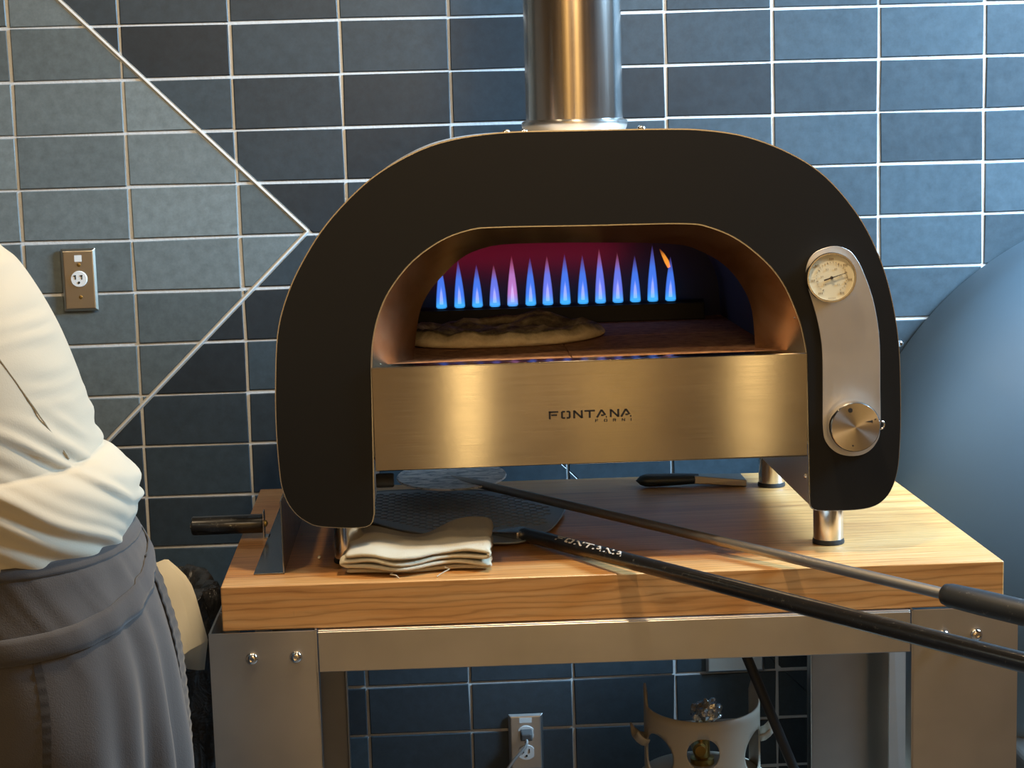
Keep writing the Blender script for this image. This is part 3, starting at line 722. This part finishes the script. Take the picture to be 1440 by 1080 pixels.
# scraper
scp = thing('dough_scraper', 'scraper with rounded blue-black handle lying near back edge of tabletop', 'scraper', (AZ(965, 676, TZ).x, 3.03, TZ))
a0, a1, a2 = AZ(894, 676, TZ + .012), AZ(982, 673, TZ + .012), AZ(1046, 671, TZ + .012)
b = B(); L = (a1 - a0).length; R = []
for k in range(15):
    t_ = k / 14; p = a0.lerp(a1, t_); r = .0118 * (sin(min(1, t_ * 5) * pi / 2) ** .6 if t_ < .2 else 1 - .25 * ((t_ - .2) / .8) ** 2) + .0002
    R.append([p + Vector((0, cos(j * pi / 8) * r * 1.2, sin(j * pi / 8) * r * .95)) for j in range(16)])
b.rings(R); b.obj('handle', NAVY, scp, smooth=60)
b = B(); b.hexa([a1 + Vector((-.008, -.012, -.007)), a2 + Vector((0, -.03, -.0105)), a2 + Vector((0, .03, -.0105)), a1 + Vector((-.008, .012, -.007)), a1 + Vector((-.008, -.010, .007)), a2 + Vector((0, -.03, .001)), a2 + Vector((0, .03, .001)), a1 + Vector((-.008, .010, .007))])
b.obj('blade', STEEL_D, scp, bevel=.0015)

# ------------------------------------------------------------------ towel
b = B()
prof = []
xl, xr = -.138, .060
nl = 4; hh_ = .0092
pts = []
for k in range(nl):
    zc = TZ + .004 + hh_ * k; a_, c_ = (xl, xr) if k % 2 == 0 else (xr, xl)
    ins = [.012, 0, .004, .010][k]
    for i in range(25):
        t_ = i / 24; pts.append((a_ + (c_ - a_) * t_ + (ins if a_ + (c_ - a_) * t_ < 0 else -ins) * 0, zc))
    if k < nl - 1:
        s_ = 1 if k % 2 == 0 else -1
        for a in range(1, 6): pts.append((c_ + s_ * sin(a * pi / 6) * hh_ * .62, zc + hh_ / 2 - cos(a * pi / 6) * hh_ / 2))
R = []
for j in range(29):
    v_ = j / 28; row = []
    for i, (x, z) in enumerate(pts):
        lay_ = (z - TZ) / (hh_ * nl)
        y0 = 2.425 + .012 * sin(x * 40 + 1) * (1 if lay_ > .3 else .4) + (.012 if lay_ < .25 else 0) - .004 * lay_
        y1 = 2.585 + .012 * sin(x * 30)
        yy = y0 + (y1 - y0) * v_
        hump = .012 * exp(-((x - .028) / .045) ** 2 - ((v_ - .85) / .35) ** 2) - .007 * exp(-((x + .035) / .03) ** 2) + .008 * exp(-((x + .10) / .03) ** 2 - ((v_ - .5) / .4) ** 2)
        zz = z + hump * lay_ + .0035 * noise.noise(Vector((x * 22, yy * 22, lay_ * 3))) * lay_ * 2
        edge = .004 * exp(-v_ * 14) * (.5 - lay_)
        row.append(Vector((x + .006 * noise.noise(Vector((yy * 30, lay_ * 9, 1))) + (yy - 2.43) * .05, yy, max(TZ + .0026, zz + edge))))
    R.append(row)
b.rings(R, cap=False, closed=False)
tw = b.obj('towel', TOWEL, smooth=180, solid=.006, sub=1)
tag(tw, 'folded cream terry towel at the front of the tabletop', 'towel')
for k, (x, z0, dx) in enumerate(((-.07, TZ + .006, .004), (.003, TZ + .010, -.006))):
    b = B(); b.tube([(x, 2.424, z0), (x - dx, 2.416, z0 - .001), (x + dx, 2.411, TZ + .0045), (x + dx * 2, 2.408, TZ + .0012)], .0008, 6); b.obj('loose_thread', TOWEL, tw)

# ------------------------------------------------------------------ flatbread
b = B(); cb = Vector((.098, 2.735)); R = []
H = lambda x, y: .0045 * noise.noise(Vector((x * 28, y * 28, 2))) + .0025 * noise.noise(Vector((x * 70, y * 70, 5)))
nr = 22
for k in range(-6, nr + 1):
    row = []
    for j in range(72):
        a = 2 * pi * j / 72
        ro = 1 + .03 * sin(3 * a + 1) + .02 * sin(5 * a)
        if k <= 0:
            f = 1 - (0 if k > -6 else .04) - .012 * (k < -3); z = .0015 + (k + 6) / 6 * .014
            f = 1 + .03 * sin((k + 6) / 6 * pi) - (.04 if k == -6 else 0)
        else:
            f = 1 - k / nr; z = .0155 + .0075 * sin(min(1, k / 5) * pi) * (1 if k < 5 else 0) + .002 * (k < 3)
        x = cb.x + cos(a) * .160 * ro * max(f, .002); y = cb.y + sin(a) * .115 * ro * max(f, .002)
        zz = FZ + z + (H(x, y) * 1.6 if k > -4 else 0) + (.016 * exp(-((x - .165) / .035) ** 2 - ((y - .80 - 2.0) / .035) ** 2) if k > 0 else 0)
        row.append(Vector((x, y, max(FZ + .0012, zz))))
    R.append(row)
b.rings(R)
tag(b.obj('flatbread', DOUGH, smooth=180), 'pale oval flatbread baking on the hearth stone inside the oven', 'bread')

# ------------------------------------------------------------------ wall outlets
def outlet(name_lbl, x0, x1, z0, z1, kind):
    cx, cz = (x0 + x1) / 2, (z0 + z1) / 2; y = WY - .0055
    t_ = thing('wall_outlet', name_lbl, 'outlet', (cx, y, cz))
    b = B()
    def rr(d, yy): return [Vector((x0 + d, yy, z0 + d)), Vector((x1 - d, yy, z0 + d)), Vector((x1 - d, yy, z1 - d)), Vector((x0 + d, yy, z1 - d))]
    b.rings([rr(0, y), rr(0, y - .0012), rr(.004, y - .0055), rr(.006, y - .006)])
    plate = b.obj('cover_plate', PLATE_W if kind == 'single' else PLATE_C, t_, bevel=.0008)
    yf = y - .006
    def slot(b, px, pz, w, h): b.box(px - w, px + w, yf - .0036, yf - .0028, pz - h, pz + h)
    cs = [(cx, cz)] if kind == 'single' else ([(cx, cz + .0195), (cx, cz - .0195)] if kind == 'duplex' else [])
    for (a, c) in cs:
        b = B()
        if kind == 'single': b.lathe([(.0150, 0), (.0150, -.0022), (.0142, -.003), (.0001, -.003)], (a, yf + .0002, c + .002), (0, 1, 0), 40); c += .002
        else: b.prism([Vector((a + max(-.0148, min(.0148, .0175 * cos(q * pi / 20))), yf + .0002, c + .0145 * sin(q * pi / 20))) for q in range(40)], (0, -.003, 0))
        rc = b.obj('receptacle', WHITE_PL, t_, smooth=40)
        b = B(); slot(b, a - .0058, c + .0035, .0009, .004); slot(b, a + .0058, c + .0035, .0009, .004)
        if kind == 'single': slot(b, a - .0072, c + .0062, .0022, .0009); slot(b, a + .0048, c + .0062, .0022, .0009)
        b.lathe([(.0022, -.0028), (.0022, -.0036)], (a, yf, c - .0065), (0, 1, 0), 16); b.obj('slots', DARK, rc)
    if kind == 'single':
        for dz in (.032, -.028):
            b = B(); b.lathe([(.0036, 0), (.0034, -.001), (.0005, -.0016)], (cx + .001, yf, cz + dz - .004), (0, 1, 0), 16); b.obj('screw', BRASS, t_, smooth=50)
        b = B(); b.box(cx - .0065, cx + .0065, yf - .0006, yf, cz + .034, cz + .046); b.obj('sticker', WHITE_PL, t_)
    if kind == 'duplex':
        b = B(); b.box(cx - .012, cx + .012, yf - .0006, yf, cz + .040, cz + .050); b.obj('sticker', WHITE_PL, t_)
        b = B(); b.lathe([(.003, 0), (.0005, -.0014)], (cx, yf, cz), (0, 1, 0), 12); b.obj('screw', CHROME, t_, smooth=50)
    return t_
PLATE_W = mat('satin_plate', (.66, .60, .50), .32, 1); PLATE_C = mat('outlet_steel', (.60, .60, .60), .35, 1)
p, q = AY(86, 350, WY), AY(140, 436, WY)
outlet('stainless single outlet plate on the grey tiles beside the person', p.x, q.x, q.z, p.z, 'single')
p, q = AY(714, 1003, WY), AY(763, 1010, WY)
outlet('duplex outlet with a cord plugged in, under the table', p.x, q.x, p.z - .114, p.z, 'duplex'); dup_c = ((p.x + q.x) / 2, p.z - .057 + .0195)
p, q = AY(992, 945, WY), AY(1074, 943, WY)
outlet('blank steel cover plate half hidden behind the table rail', p.x, q.x, p.z, p.z + .114, 'blank')
cord = thing('power_cord', 'black plug and thin grey cord in the duplex outlet under the table', 'cord', (dup_c[0], WY - .02, dup_c[1]))
yy = WY - .0148
b = B(); b.hexa([(dup_c[0] - .012, yy - .022, dup_c[1] - .008), (dup_c[0] + .012, yy - .022, dup_c[1] - .008), (dup_c[0] + .012, yy, dup_c[1] - .012), (dup_c[0] - .012, yy, dup_c[1] - .012),
                 (dup_c[0] - .010, yy - .022, dup_c[1] + .006), (dup_c[0] + .010, yy - .022, dup_c[1] + .006), (dup_c[0] + .012, yy, dup_c[1] + .010), (dup_c[0] - .012, yy, dup_c[1] + .010)])
b.obj('plug', GREY_PL, cord, bevel=.003)
e_ = AY(712, 1085, WY - .05)
b = B(); b.tube(smoothpoly([(dup_c[0], yy - .018, dup_c[1] - .004), (dup_c[0] - .004, yy - .028, dup_c[1] - .018), (e_.x, e_.y, e_.z), (e_.x - .06, e_.y, e_.z - .12), (e_.x - .10, e_.y - .03, .10), (e_.x - .1, e_.y - .1, .006), (e_.x + .1, e_.y - .3, .006)], 6), .0030, 10)
b.obj('cable', mat('grey_cable', (.35, .35, .34), .4), cord, smooth=180)

# ------------------------------------------------------------------ gas cylinder
GX, GY = .4205, 2.80
cyl = thing('gas_cylinder', 'steel gas cylinder with a cut-out collar under the table', 'gas cylinder', (GX, GY, 0))
b = B(); b.lathe([(.11, .0), (.118, .03), (.118, .05), (.15, .07), (.155, .10), (.155, .30), (.152, .36), (.135, .415), (.10, .448), (.06, .462), (.0001, .466)], (GX, GY, 0), (0, 0, 1), 64)
b.obj('tank', CYLM, cyl, smooth=50)
RC = .0945
b = B(); R = []
na_ = 90
def top_h(a):   # a: degrees from the camera side (-Y)
    w = abs(a)
    base = .5665 + .006 * (w / 90) ** 2
    if w > 78: base += .024 * min(1, (w - 78) / 7) * (1 - max(0, (w - 104) / 10) ** 2)
    return base
for a in range(-114, 115, 3):
    th = radians(a - 90); c_, s_ = cos(th), sin(th)
    R.append([Vector((GX + RC * c_, GY + RC * s_, z)) for z in [.448 + (top_h(a) - .448) * k / 8 for k in range(9)]])
b.rings(R, cap=False, closed=False); col_ = b.obj('collar', CYLM, cyl, smooth=60, solid=.003)
cut = B()
cut.lathe([(.0262, -.2), (.0262, .03)], (.4085, GY - .05, .5125), (0, 1, 0), 40)
for sx_ in (-1, 1):
    R_ = .036
    dx_ = Vector((sx_ * .86, -.5, 0)).normalized()
    cut.lathe([(R_, .0), (R_, .3)], (GX, GY, .498), dx_, 40)
cu = cut.obj('cutter', DARK); boolean(col_, cu)
for sx_ in (-1, 1):   # rolled lips at the hand holes
    b = B(); R = []
    for k in range(9):
        t_ = k / 8; a = radians(sx_ * (70 + 22 * t_) - 90)
        rr_ = RC + .002
        R.append([Vector((GX + (rr_ + q * .022) * cos(a), GY + (rr_ + q * .022) * sin(a), .520 - .016 * sin(t_ * pi) + q * q * .018)) for q in (0, .35, .7, 1)])
    b.rings(R, cap=False, closed=False); b.obj('hand_lip', CYLM, cyl, smooth=180, solid=.003)
b = B(); b.lathe([(.020, 0), (.020, .012), (.013, .014), (.013, .05), (.010, .052), (.010, .062)], (GX, GY, .462), (0, 0, 1), 24)
b.lathe([(.012, 0), (.012, .03), (.009, .032), (.009, .036)], (GX - .008, GY, .497), (0, -1, 0), 20); b.obj('valve', BRASS, cyl, smooth=40)
b = B(); b.sphere((GX + .008, GY, .552), .021, 16, (1.15, 1, 1))
for v_ in b.bm.verts:
    d = (v_.co - Vector((GX + .008, GY, .552))); v_.co += d * .45 * noise.noise(d * 90) 
tag(b.obj('foil_ball', FOIL, smooth=35), 'crumpled foil wrap on top of the gas cylinder valve', 'foil')
b = B(); h0, h1_ = Vector((.4634, 2.60, .7009)), Vector((.5352, 2.60, .5183)); dd = h1_ - h0
b.tube(smoothpoly([h0 - dd * .55 + Vector((0, .10, 0)), h0 - dd * .25 + Vector((0, .02, 0)), h0, h1_, h1_ + dd * 1.3, h1_ + dd * 2 + Vector((.03, 0, .02)), (.68, 2.62, .012), (.6, 2.9, .012)], 8), .0078, 14)
tag(b.obj('gas_hose', BLACK_R, smooth=180), 'thick black gas hose hanging behind the table rail', 'hose')

# ------------------------------------------------------------------ rubbish bin
bx, by = -.535, 2.75
binr = thing('trash_bin', 'grey rubbish bin lined with a shiny black plastic bag beside the table', 'bin', (bx, by, 0))
b = B(); b.lathe([(.13, 0), (.162, .775), (.168, .775), (.168, .79), (.158, .79), (.156, .77), (.125, .01)], (bx, by, 0), (0, 0, 1), 48); b.obj('bin_body', BIN, binr, smooth=40)
b = B(); R = []
for k, (r, z) in enumerate([(.176, .50), (.180, .56), (.178, .62), (.181, .66), (.180, .70), (.182, .74), (.180, .77), (.178, .796), (.172, .812), (.160, .816), (.150, .808), (.138, .78), (.13, .74), (.12, .70), (.06, .69), (.001, .688)]):
    R.append([Vector((bx + (r + (.02 if r > .1 else .0) * noise.noise(Vector((cos(a) * 7, sin(a) * 7, z * 16)))) * cos(a), by + (r + (.02 if r > .1 else 0) * noise.noise(Vector((cos(a) * 7, sin(a) * 7, z * 16)))) * sin(a), z + .012 * noise.noise(Vector((cos(a) * 6, sin(a) * 6, z * 2))) - (.05 * noise.noise(Vector((cos(a) * 3, sin(a) * 3, 7))) if k == 0 else 0))) for a in [2 * pi * j / 96 for j in range(96)]])
b.rings(R, cap=False); b.obj('bag', BAG, binr, smooth=60, solid=.0012)
# cream paper between person and bin
b = B(); Pp = [(212, 790), (234, 797), (262, 820), (276, 862), (288, 905), (266, 932), (240, 920), (215, 860)]
yb = 2.585
R = []
for k in range(9):
    v_ = k / 8
    a = smoothpoly([AY(x, y, yb) for x, y in [(200, 792), (215, 850), (240, 930)]], 4); c = smoothpoly([AY(x, y, yb) for x, y in [(232, 795), (262, 822), (277, 862), (289, 907)]], 3)
    a = resample(a, 9); c = resample(c, 9)
    R.append([a[k].lerp(c[k], j / 6) + Vector((0, .016 * abs(((j / 2.5 + k * .10) % 2) - 1) + .05 * (j / 6 - .5), 0)) for j in range(7)])
lo = [p + Vector((-.012, .03, -.02 - .006 * i)) for i, p in enumerate(R[-1])]
R.append(lo)
R = [[p + Vector((-.035, .075, -.11)) for p in R[0]], [p + Vector((-.012, .03, -.012)) for p in R[0]]] + R
b.rings(R, cap=False, closed=False)
tag(b.obj('paper_sheet', PAPER, smooth=22, solid=.0008), 'creased cream paper hanging between the apron and the black bag', 'paper')

# ------------------------------------------------------------------ second oven dome at right
dc = AY(1667, 755, 3.2); DR = .634
dome = thing('dome_oven', 'large matte blue-black domed oven at the right edge behind the table', 'oven', (dc.x, 3.15, 0))
b = B(); R = []
for k in range(25):
    a = k / 24 * pi / 2; R.append([Vector((dc.x + DR * cos(a) * cos(t_), 3.19 - .34 * sin(a), dc.z + DR * cos(a) * sin(t_))) for t_ in [2 * pi * j / 128 for j in range(128)]])
R = [[Vector((p.x, 3.29, p.z)) for p in R[0]]] + R
b.rings(R[:-1]); b.obj('dome', DOME, dome, smooth=50)
b = B(); b.box(dc.x - .42, dc.x + .42, 2.86, 3.27, 0, .42); b.obj('stand', STEEL_D, dome, bevel=.01)
b = B(); b.lathe([(.16, 0), (.16, -.02), (.15, -.026), (.0001, -.026)], (dc.x + .05, 2.852, dc.z + .05), (0, 1, 0), 48); b.obj('door', BLACKP, dome, smooth=40)
b = B(); b.tube([(dc.x - .03, 2.83, dc.z + .1), (dc.x - .03, 2.80, dc.z + .1), (dc.x + .13, 2.80, dc.z + .1), (dc.x + .13, 2.83, dc.z + .1)], .007, 10); b.obj('door_handle', STEEL, dome, smooth=60)

# ------------------------------------------------------------------ person
PY = 1.97
person = thing('person', 'person in cream shirt and charcoal apron leaning away beside the table', 'person', (-.48, PY, 0))
J = {'pelvis': (-.455, PY, .93), 'waist': (-.475, PY, 1.07), 'chest': (-.585, PY, 1.27), 'neck0': (-.665, PY, 1.40), 'neck1': (-.715, PY, 1.47), 'head0': (-.765, PY, 1.545), 'head1': (-.80, PY, 1.62),
     'nose': (-.875, PY, 1.565), 'chin': (-.83, PY, 1.50)}
V, E, Rr = [], [], []
def add(p, r, par=None):
    V.append(Vector(p)); Rr.append(r if isinstance(r, tuple) else (r, r))
    if par is not None: E.append((par, len(V) - 1))
    return len(V) - 1
pel = add(J['pelvis'], (.10, .13)); wai = add(J['waist'], (.095, .12), pel); che = add(J['chest'], (.10, .14), wai)
n0 = add(J['neck0'], .075, che); n1 = add(J['neck1'], .052, n0); h0i = add(J['head0'], .082, n1); h1i = add(J['head1'], .088, h0i); h2i = add((-.80, PY, 1.675), .05, h1i)
cn = add(J['chin'], .042, h0i); ns = add(J['nose'], .012, h0i)
for s in (-1, 1):
    hp_ = add((-.46, PY + s * .095, .87), .085, pel); kn = add((-.49, PY + s * .11, .49), .056, hp_); an = add((-.455, PY + s * .12, .09), .036, kn); to = add((-.60, PY + s * .13, .035), .033, an)
    sh_ = add((-.655, PY + s * .165, 1.375), .062, n0); el = add((-.80, PY + s * .225, 1.16), .042, sh_); wr = add((-1.0, PY + s * .17, 1.06), .026, el)
    pm = add((-1.06, PY + s * .16, 1.045), .030, wr); pm2 = add((-1.10, PY + s * .155, 1.035), .030, pm)
    for q, L_ in ((-.027, .062), (-.009, .074), (.009, .070), (.026, .055)):
        f1 = add((-1.115, PY + s * .155 + q, 1.030), .0092, pm2); f2 = add((-1.115 - L_ * .5, PY + s * .155 + q * 1.15, 1.018), .0085, f1); add((-1.115 - L_ * .9, PY + s * .155 + q * 1.2, .995), .007, f2)
    t1 = add((-1.075, PY + s * .155 - s * .038, 1.03), .0105, pm); add((-1.105, PY + s * .155 - s * .055, 1.015), .0085, t1)
me = bpy.data.meshes.new('body'); me.from_pydata([v - Vector(person.location) for v in V], E, []); me.materials.append(SKIN)
body = bpy.data.objects.new('body', me); COL.objects.link(body); body.parent = person
md = body.modifiers.new('skin', 'SKIN'); md.use_smooth_shade = True
for i, r in enumerate(Rr): me.skin_vertices[0].data[i].radius = r; me.skin_vertices[0].data[i].use_root = (i == 0)
body.modifiers.new('subdivision', 'SUBSURF').render_levels = 1; body.modifiers['subdivision'].levels = 1
for s in (-1, 1):
    b = B(); b.sphere((-.852, PY + s * .032, 1.592), .012, 8); b.obj('eye', WHITE_PL, person, smooth=180)
    b = B(); b.sphere((-.775, PY + s * .085, 1.575), .022, 8, (.8, .35, 1.4)); b.obj('ear', SKIN, person, smooth=180)
b = B(); b.tube([(-.862, PY - .02, 1.527), (-.868, PY, 1.526), (-.862, PY + .02, 1.527)], [.003, .005, .003], 8); b.obj('mouth', mat('lips', (.35, .13, .10), .5), person, smooth=180)
b = B(); b.sphere((-.775, PY, 1.635), .098, 16, (1.05, .95, .95))
bmesh.ops.delete(b.bm, geom=[v for v in b.bm.verts if v.co.x < -.80 and v.co.z < 1.64 or v.co.z < 1.57], context='VERTS'); b.obj('hair', HAIR, person, smooth=180, solid=.006)
def ell(c, a, bb, ax, n=48, e=2.2):
    out = []
    for j in range(n):
        th = 2 * pi * j / n; c_, s_ = cos(th), sin(th)
        out.append((th, Vector((c[0] + a * abs(c_) ** (2 / e) * (1 if c_ > 0 else -1), c[1] + bb * abs(s_) ** (2 / e) * (1 if s_ > 0 else -1), c[2]))))
    return out
# shirt
sil = [(0, 338, .30), (30, 363, .28), (60, 404, .25), (85, 449, .20), (105, 498, .16), (122, 545, .12), (135, 590, .08), (143.5, 616, .05), (147, 624, .04), (163, 631, .02), (184, 649, 0), (197, 678, 0), (196, 706, 0), (188, 732, 0), (184, 750, 0)]
NR = 160
prof = []
for (x, y, tl_) in sil: p = AY(x, y, 2.02); prof.append((p.x, p.z, tl_))
prof = [(-.60, 1.50, .45), (-.53, 1.465, .40)] + prof
pv = smoothpoly([Vector(p) for p in prof], 8)
R = []; nth = 160
ridges = [(random.uniform(0.0, 1.0), random.uniform(.5, 1), random.uniform(.006, .013)) for _ in range(13)]
def ridge(s, lst):
    return sum(a * exp(-((s - c) / w) ** 2) for c, a, w in lst)
RL = [(.70 + .0245 * k + random.uniform(-.006, .006), random.uniform(.45, 1.1), random.uniform(.006, .011)) for k in range(26)]
for k, p in enumerate(pv):
    top_ = k / len(pv); a, bb = .135 - .02 * max(0, .2 - top_), .178
    if k < 8: a, bb = .135 * (.45 + .55 * k / 8), .18 * (.45 + .55 * k / 8)
    row = []
    for th, q in ell((p.x - a, PY, p.y), a, bb, None, nth):
        z = q.z - (p.x - q.x) * p.z
        dirv = Vector((cos(th), sin(th), 0))
        side_ = exp(-((th - 2 * pi) / .25) ** 2) + exp(-(th / .25) ** 2)
        low = min(1, max(0, (1.245 - z) / .05))
        s_ = z - .50 * (q.x + .33) * -1 
        s_ = z + .55 * (q.x + .33) + .25 * (q.y - PY)
        s_ += .012 * noise.noise(Vector((q.x * 9, q.y * 9, z * 9)))
        d = .0085 * ridge(s_, RL) * low * (1 - .75 * side_)
        d += (1 - low) * .0016 * (1 - side_ * .3) * sin(z * 260 + 8 * noise.noise(Vector((q.x * 12, z * 20, 0)))) * max(0, noise.noise(Vector((q.x * 10, q.y * 10, z * 12))) + .25)
        d += .004 * noise.noise(Vector((q.x * 7, q.y * 7, z * 7)))* (1 - side_)
        row.append(Vector((q.x, q.y, z)) + dirv * d)
    R.append(row)
b = B(); b.rings(R, cap=False)
shirt_rings = R
shirt = b.obj('shirt', SHIRT, person, smooth=180, solid=.0015)
b = B(); L_ = len(R)
sp_ = []
for k in range(int(L_ * .30), int(L_ * .60)):
    t_ = (k - L_ * .30) / (L_ * .30); j = int(nth * (1 - (.125 - .07 * t_))); sp_.append(R[k][j % nth])
sp_ = [sum(sp_[max(0, i - 9):i + 10], Vector()) / len(sp_[max(0, i - 9):i + 10]) + Vector((.0006, -.0022, 0)) for i in range(len(sp_))]
b.tube(sp_, .0011, 6); b.obj('seam', SEAM_C, shirt, smooth=180)
for s in (-1, 1):
    b = B(); A0, A1, A2 = Vector((-.64, PY + s * .14, 1.385)), Vector((-.80, PY + s * .225, 1.16)), Vector((-.965, PY + s * .178, 1.075))
    pts_ = smoothpoly([A0 + Vector((.02, -s * .05, .03)), A0, A0.lerp(A1, .5) + Vector((.0, s * .01, 0)), A1, A1.lerp(A2, .5), A2], 5)
    b.tube(pts_, [.085 - .045 * (i / (len(pts_) - 1)) + .003 * sin(i * 2.1) for i in range(len(pts_))], 24, False); b.obj('sleeve', SHIRT, shirt, smooth=180, solid=.002)
# apron
asil = [(186, 731), (194, 738), (203, 752), (208, 770), (214, 785), (228, 815), (240, 850), (250, 885), (257, 925), (261, 970), (264, 1020), (266, 1080)]
ap = [AY(x, y, 2.015) for x, y in asil]; ap += [Vector((ap[-1].x + .002, 1.93, .70)), Vector((ap[-1].x + .004, 1.93, .55)), Vector((ap[-1].x + .005, 1.93, .42))]
av = smoothpoly(ap, 6)
def drape(th, z):
    t_ = min(1, max(0, (1.07 - z) / .25)); back = exp(-((th if th < pi else th - 2 * pi) + .35) ** 2 / .25)
    tt = th if th < pi else th - 2 * pi
    d = .010 * t_ * back * sin(tt * 21 + z * 3.5) + .0035 * t_ * sin(tt * 9 + z * 4) + .009 * t_ * noise.noise(Vector((cos(th) * 2.2 + z * 3.0, sin(th) * 2.2, z * 5.5)))
    s_ = z + .28 * tt; d += .0028 * noise.noise(Vector((s_ * 38, tt * 1.5, 3))) * max(0, 1 - abs(z - 1.03) / .09)
    return d
def apt(th, z_):
    # interpolate silhouette
    for i in range(len(av) - 1):
        if av[i].z >= z_ >= av[i + 1].z: t_ = (av[i].z - z_) / (av[i].z - av[i + 1].z + 1e-9); xs = av[i].x + (av[i + 1].x - av[i].x) * t_; break
    else: xs = av[0].x if z_ > av[0].z else av[-1].x
    g_ = min(1, max(0, (av[0].z - z_) / .2)); a, bb = .138 + .02 * g_, .183 + .022 * g_
    c_, s_ = cos(th), sin(th); e = 2.2
    q = Vector((xs - a + a * abs(c_) ** (2 / e) * (1 if c_ > 0 else -1), PY + bb * abs(s_) ** (2 / e) * (1 if s_ > 0 else -1), z_))
    return q + Vector((c_, s_, 0)) * drape(th % (2 * pi), z_)
zt, zb_ = av[0].z, .42
R = []
T0, T1 = radians(14), radians(14 - 335)
for k in range(110):
    z_ = zt - (zt - zb_) * k / 109
    R.append([apt(T0 + (T1 - T0) * j / 200, z_) for j in range(201)])
b = B(); b.rings(R, cap=False, closed=False); apr = b.obj('apron', APRON, person, smooth=180, solid=.002, soff=1)
def band(b, z0f, z1f, th0, th1, off, n=70, m=4):
    R = []
    for i in range(n):
        th = radians(th0 + (th1 - th0) * i / (n - 1)); za, zb2 = z0f(i / (n - 1)), z1f(i / (n - 1)); nrm = Vector((cos(th), sin(th), 0))
        R.append([apt(th, za + (zb2 - za) * j / m) + nrm * (off + .002 * sin(pi * j / m)) for j in range(m + 1)])
    b.rings(R, cap=False, closed=False)
b = B(); band(b, lambda t_: zt + .001, lambda t_: zt - .012, 30, -300, .002, 100)
b.obj('waistband', TIE, apr, smooth=180, solid=.0015)
b = B(); band(b, lambda t_: 1.066 - .052 * sin(min(1, t_ * 2.6) * pi / 2), lambda t_: 1.044 - .058 * sin(min(1, t_ * 2.6) * pi / 2), 30, -300, .004, 110)
b.obj('tie_band', TIE, apr, smooth=180, solid=.002)
b = B(); R = []
for k in range(140):
    z_ = 1.008 - (1.008 - .45) * k / 139; nz = .0012 * sin(k * 2.2)
    R.append([apt(radians(-74 + w_), z_) + Vector((0, -.0022 - abs(nz), 0)) for w_ in (-1.6, -.8, 0, .8, 1.6)])
b.rings(R, cap=False, closed=False); b.obj('stitched_seam', SEAM, apr, smooth=180)
b = B(); R = []
for k in range(170):
    z_ = 1.05 - (1.05 - .43) * k / 169; nz = .0016 * sin(k * 2.3)
    R.append([apt(radians(8 + w_), z_) + Vector((.003 + abs(nz), -.001, 0)) for w_ in (-6, -4, -2, 0, 2)])
b.rings(R, cap=False, closed=False); b.obj('hem', SEAM, apr, smooth=180, solid=.002)
b = B()
for s in (-1, 1):
    pts_ = [Vector((-.46, PY + s * .09, .92)), Vector((-.485, PY + s * .11, .49)), Vector((-.46, PY + s * .12, .07))]
    b.tube(pts_, [.088, .078, .070], 24)
b.obj('trousers', PANTS, person, smooth=180)
for s in (-1, 1):
    b = B(); b.sphere((-.52, PY + s * .125, .045), .05, 12, (2.6, .95, .9)); b.obj('shoe', SHOE, person, smooth=180)

# ------------------------------------------------------------------ crumbs
CR = mat('pale_crumb', (.8, .75, .62), .8)
for px, py, s_, l_ in ((449, 786, .0042, 'elongated pale crumb beside the front oven foot'), (424, 752, .0020, 'small pale crumb in the shadow under the oven'), (413, 753, .0016, 'tiny pale crumb beside the steel plate under the oven')):
    c = AZ(px, py, TZ); b = B(); b.sphere(c + Vector((0, 0, s_ * .6)), s_, 6, (.6, 1.5, .6)); tag(b.obj('crumb', CR, smooth=180), l_, 'crumb')
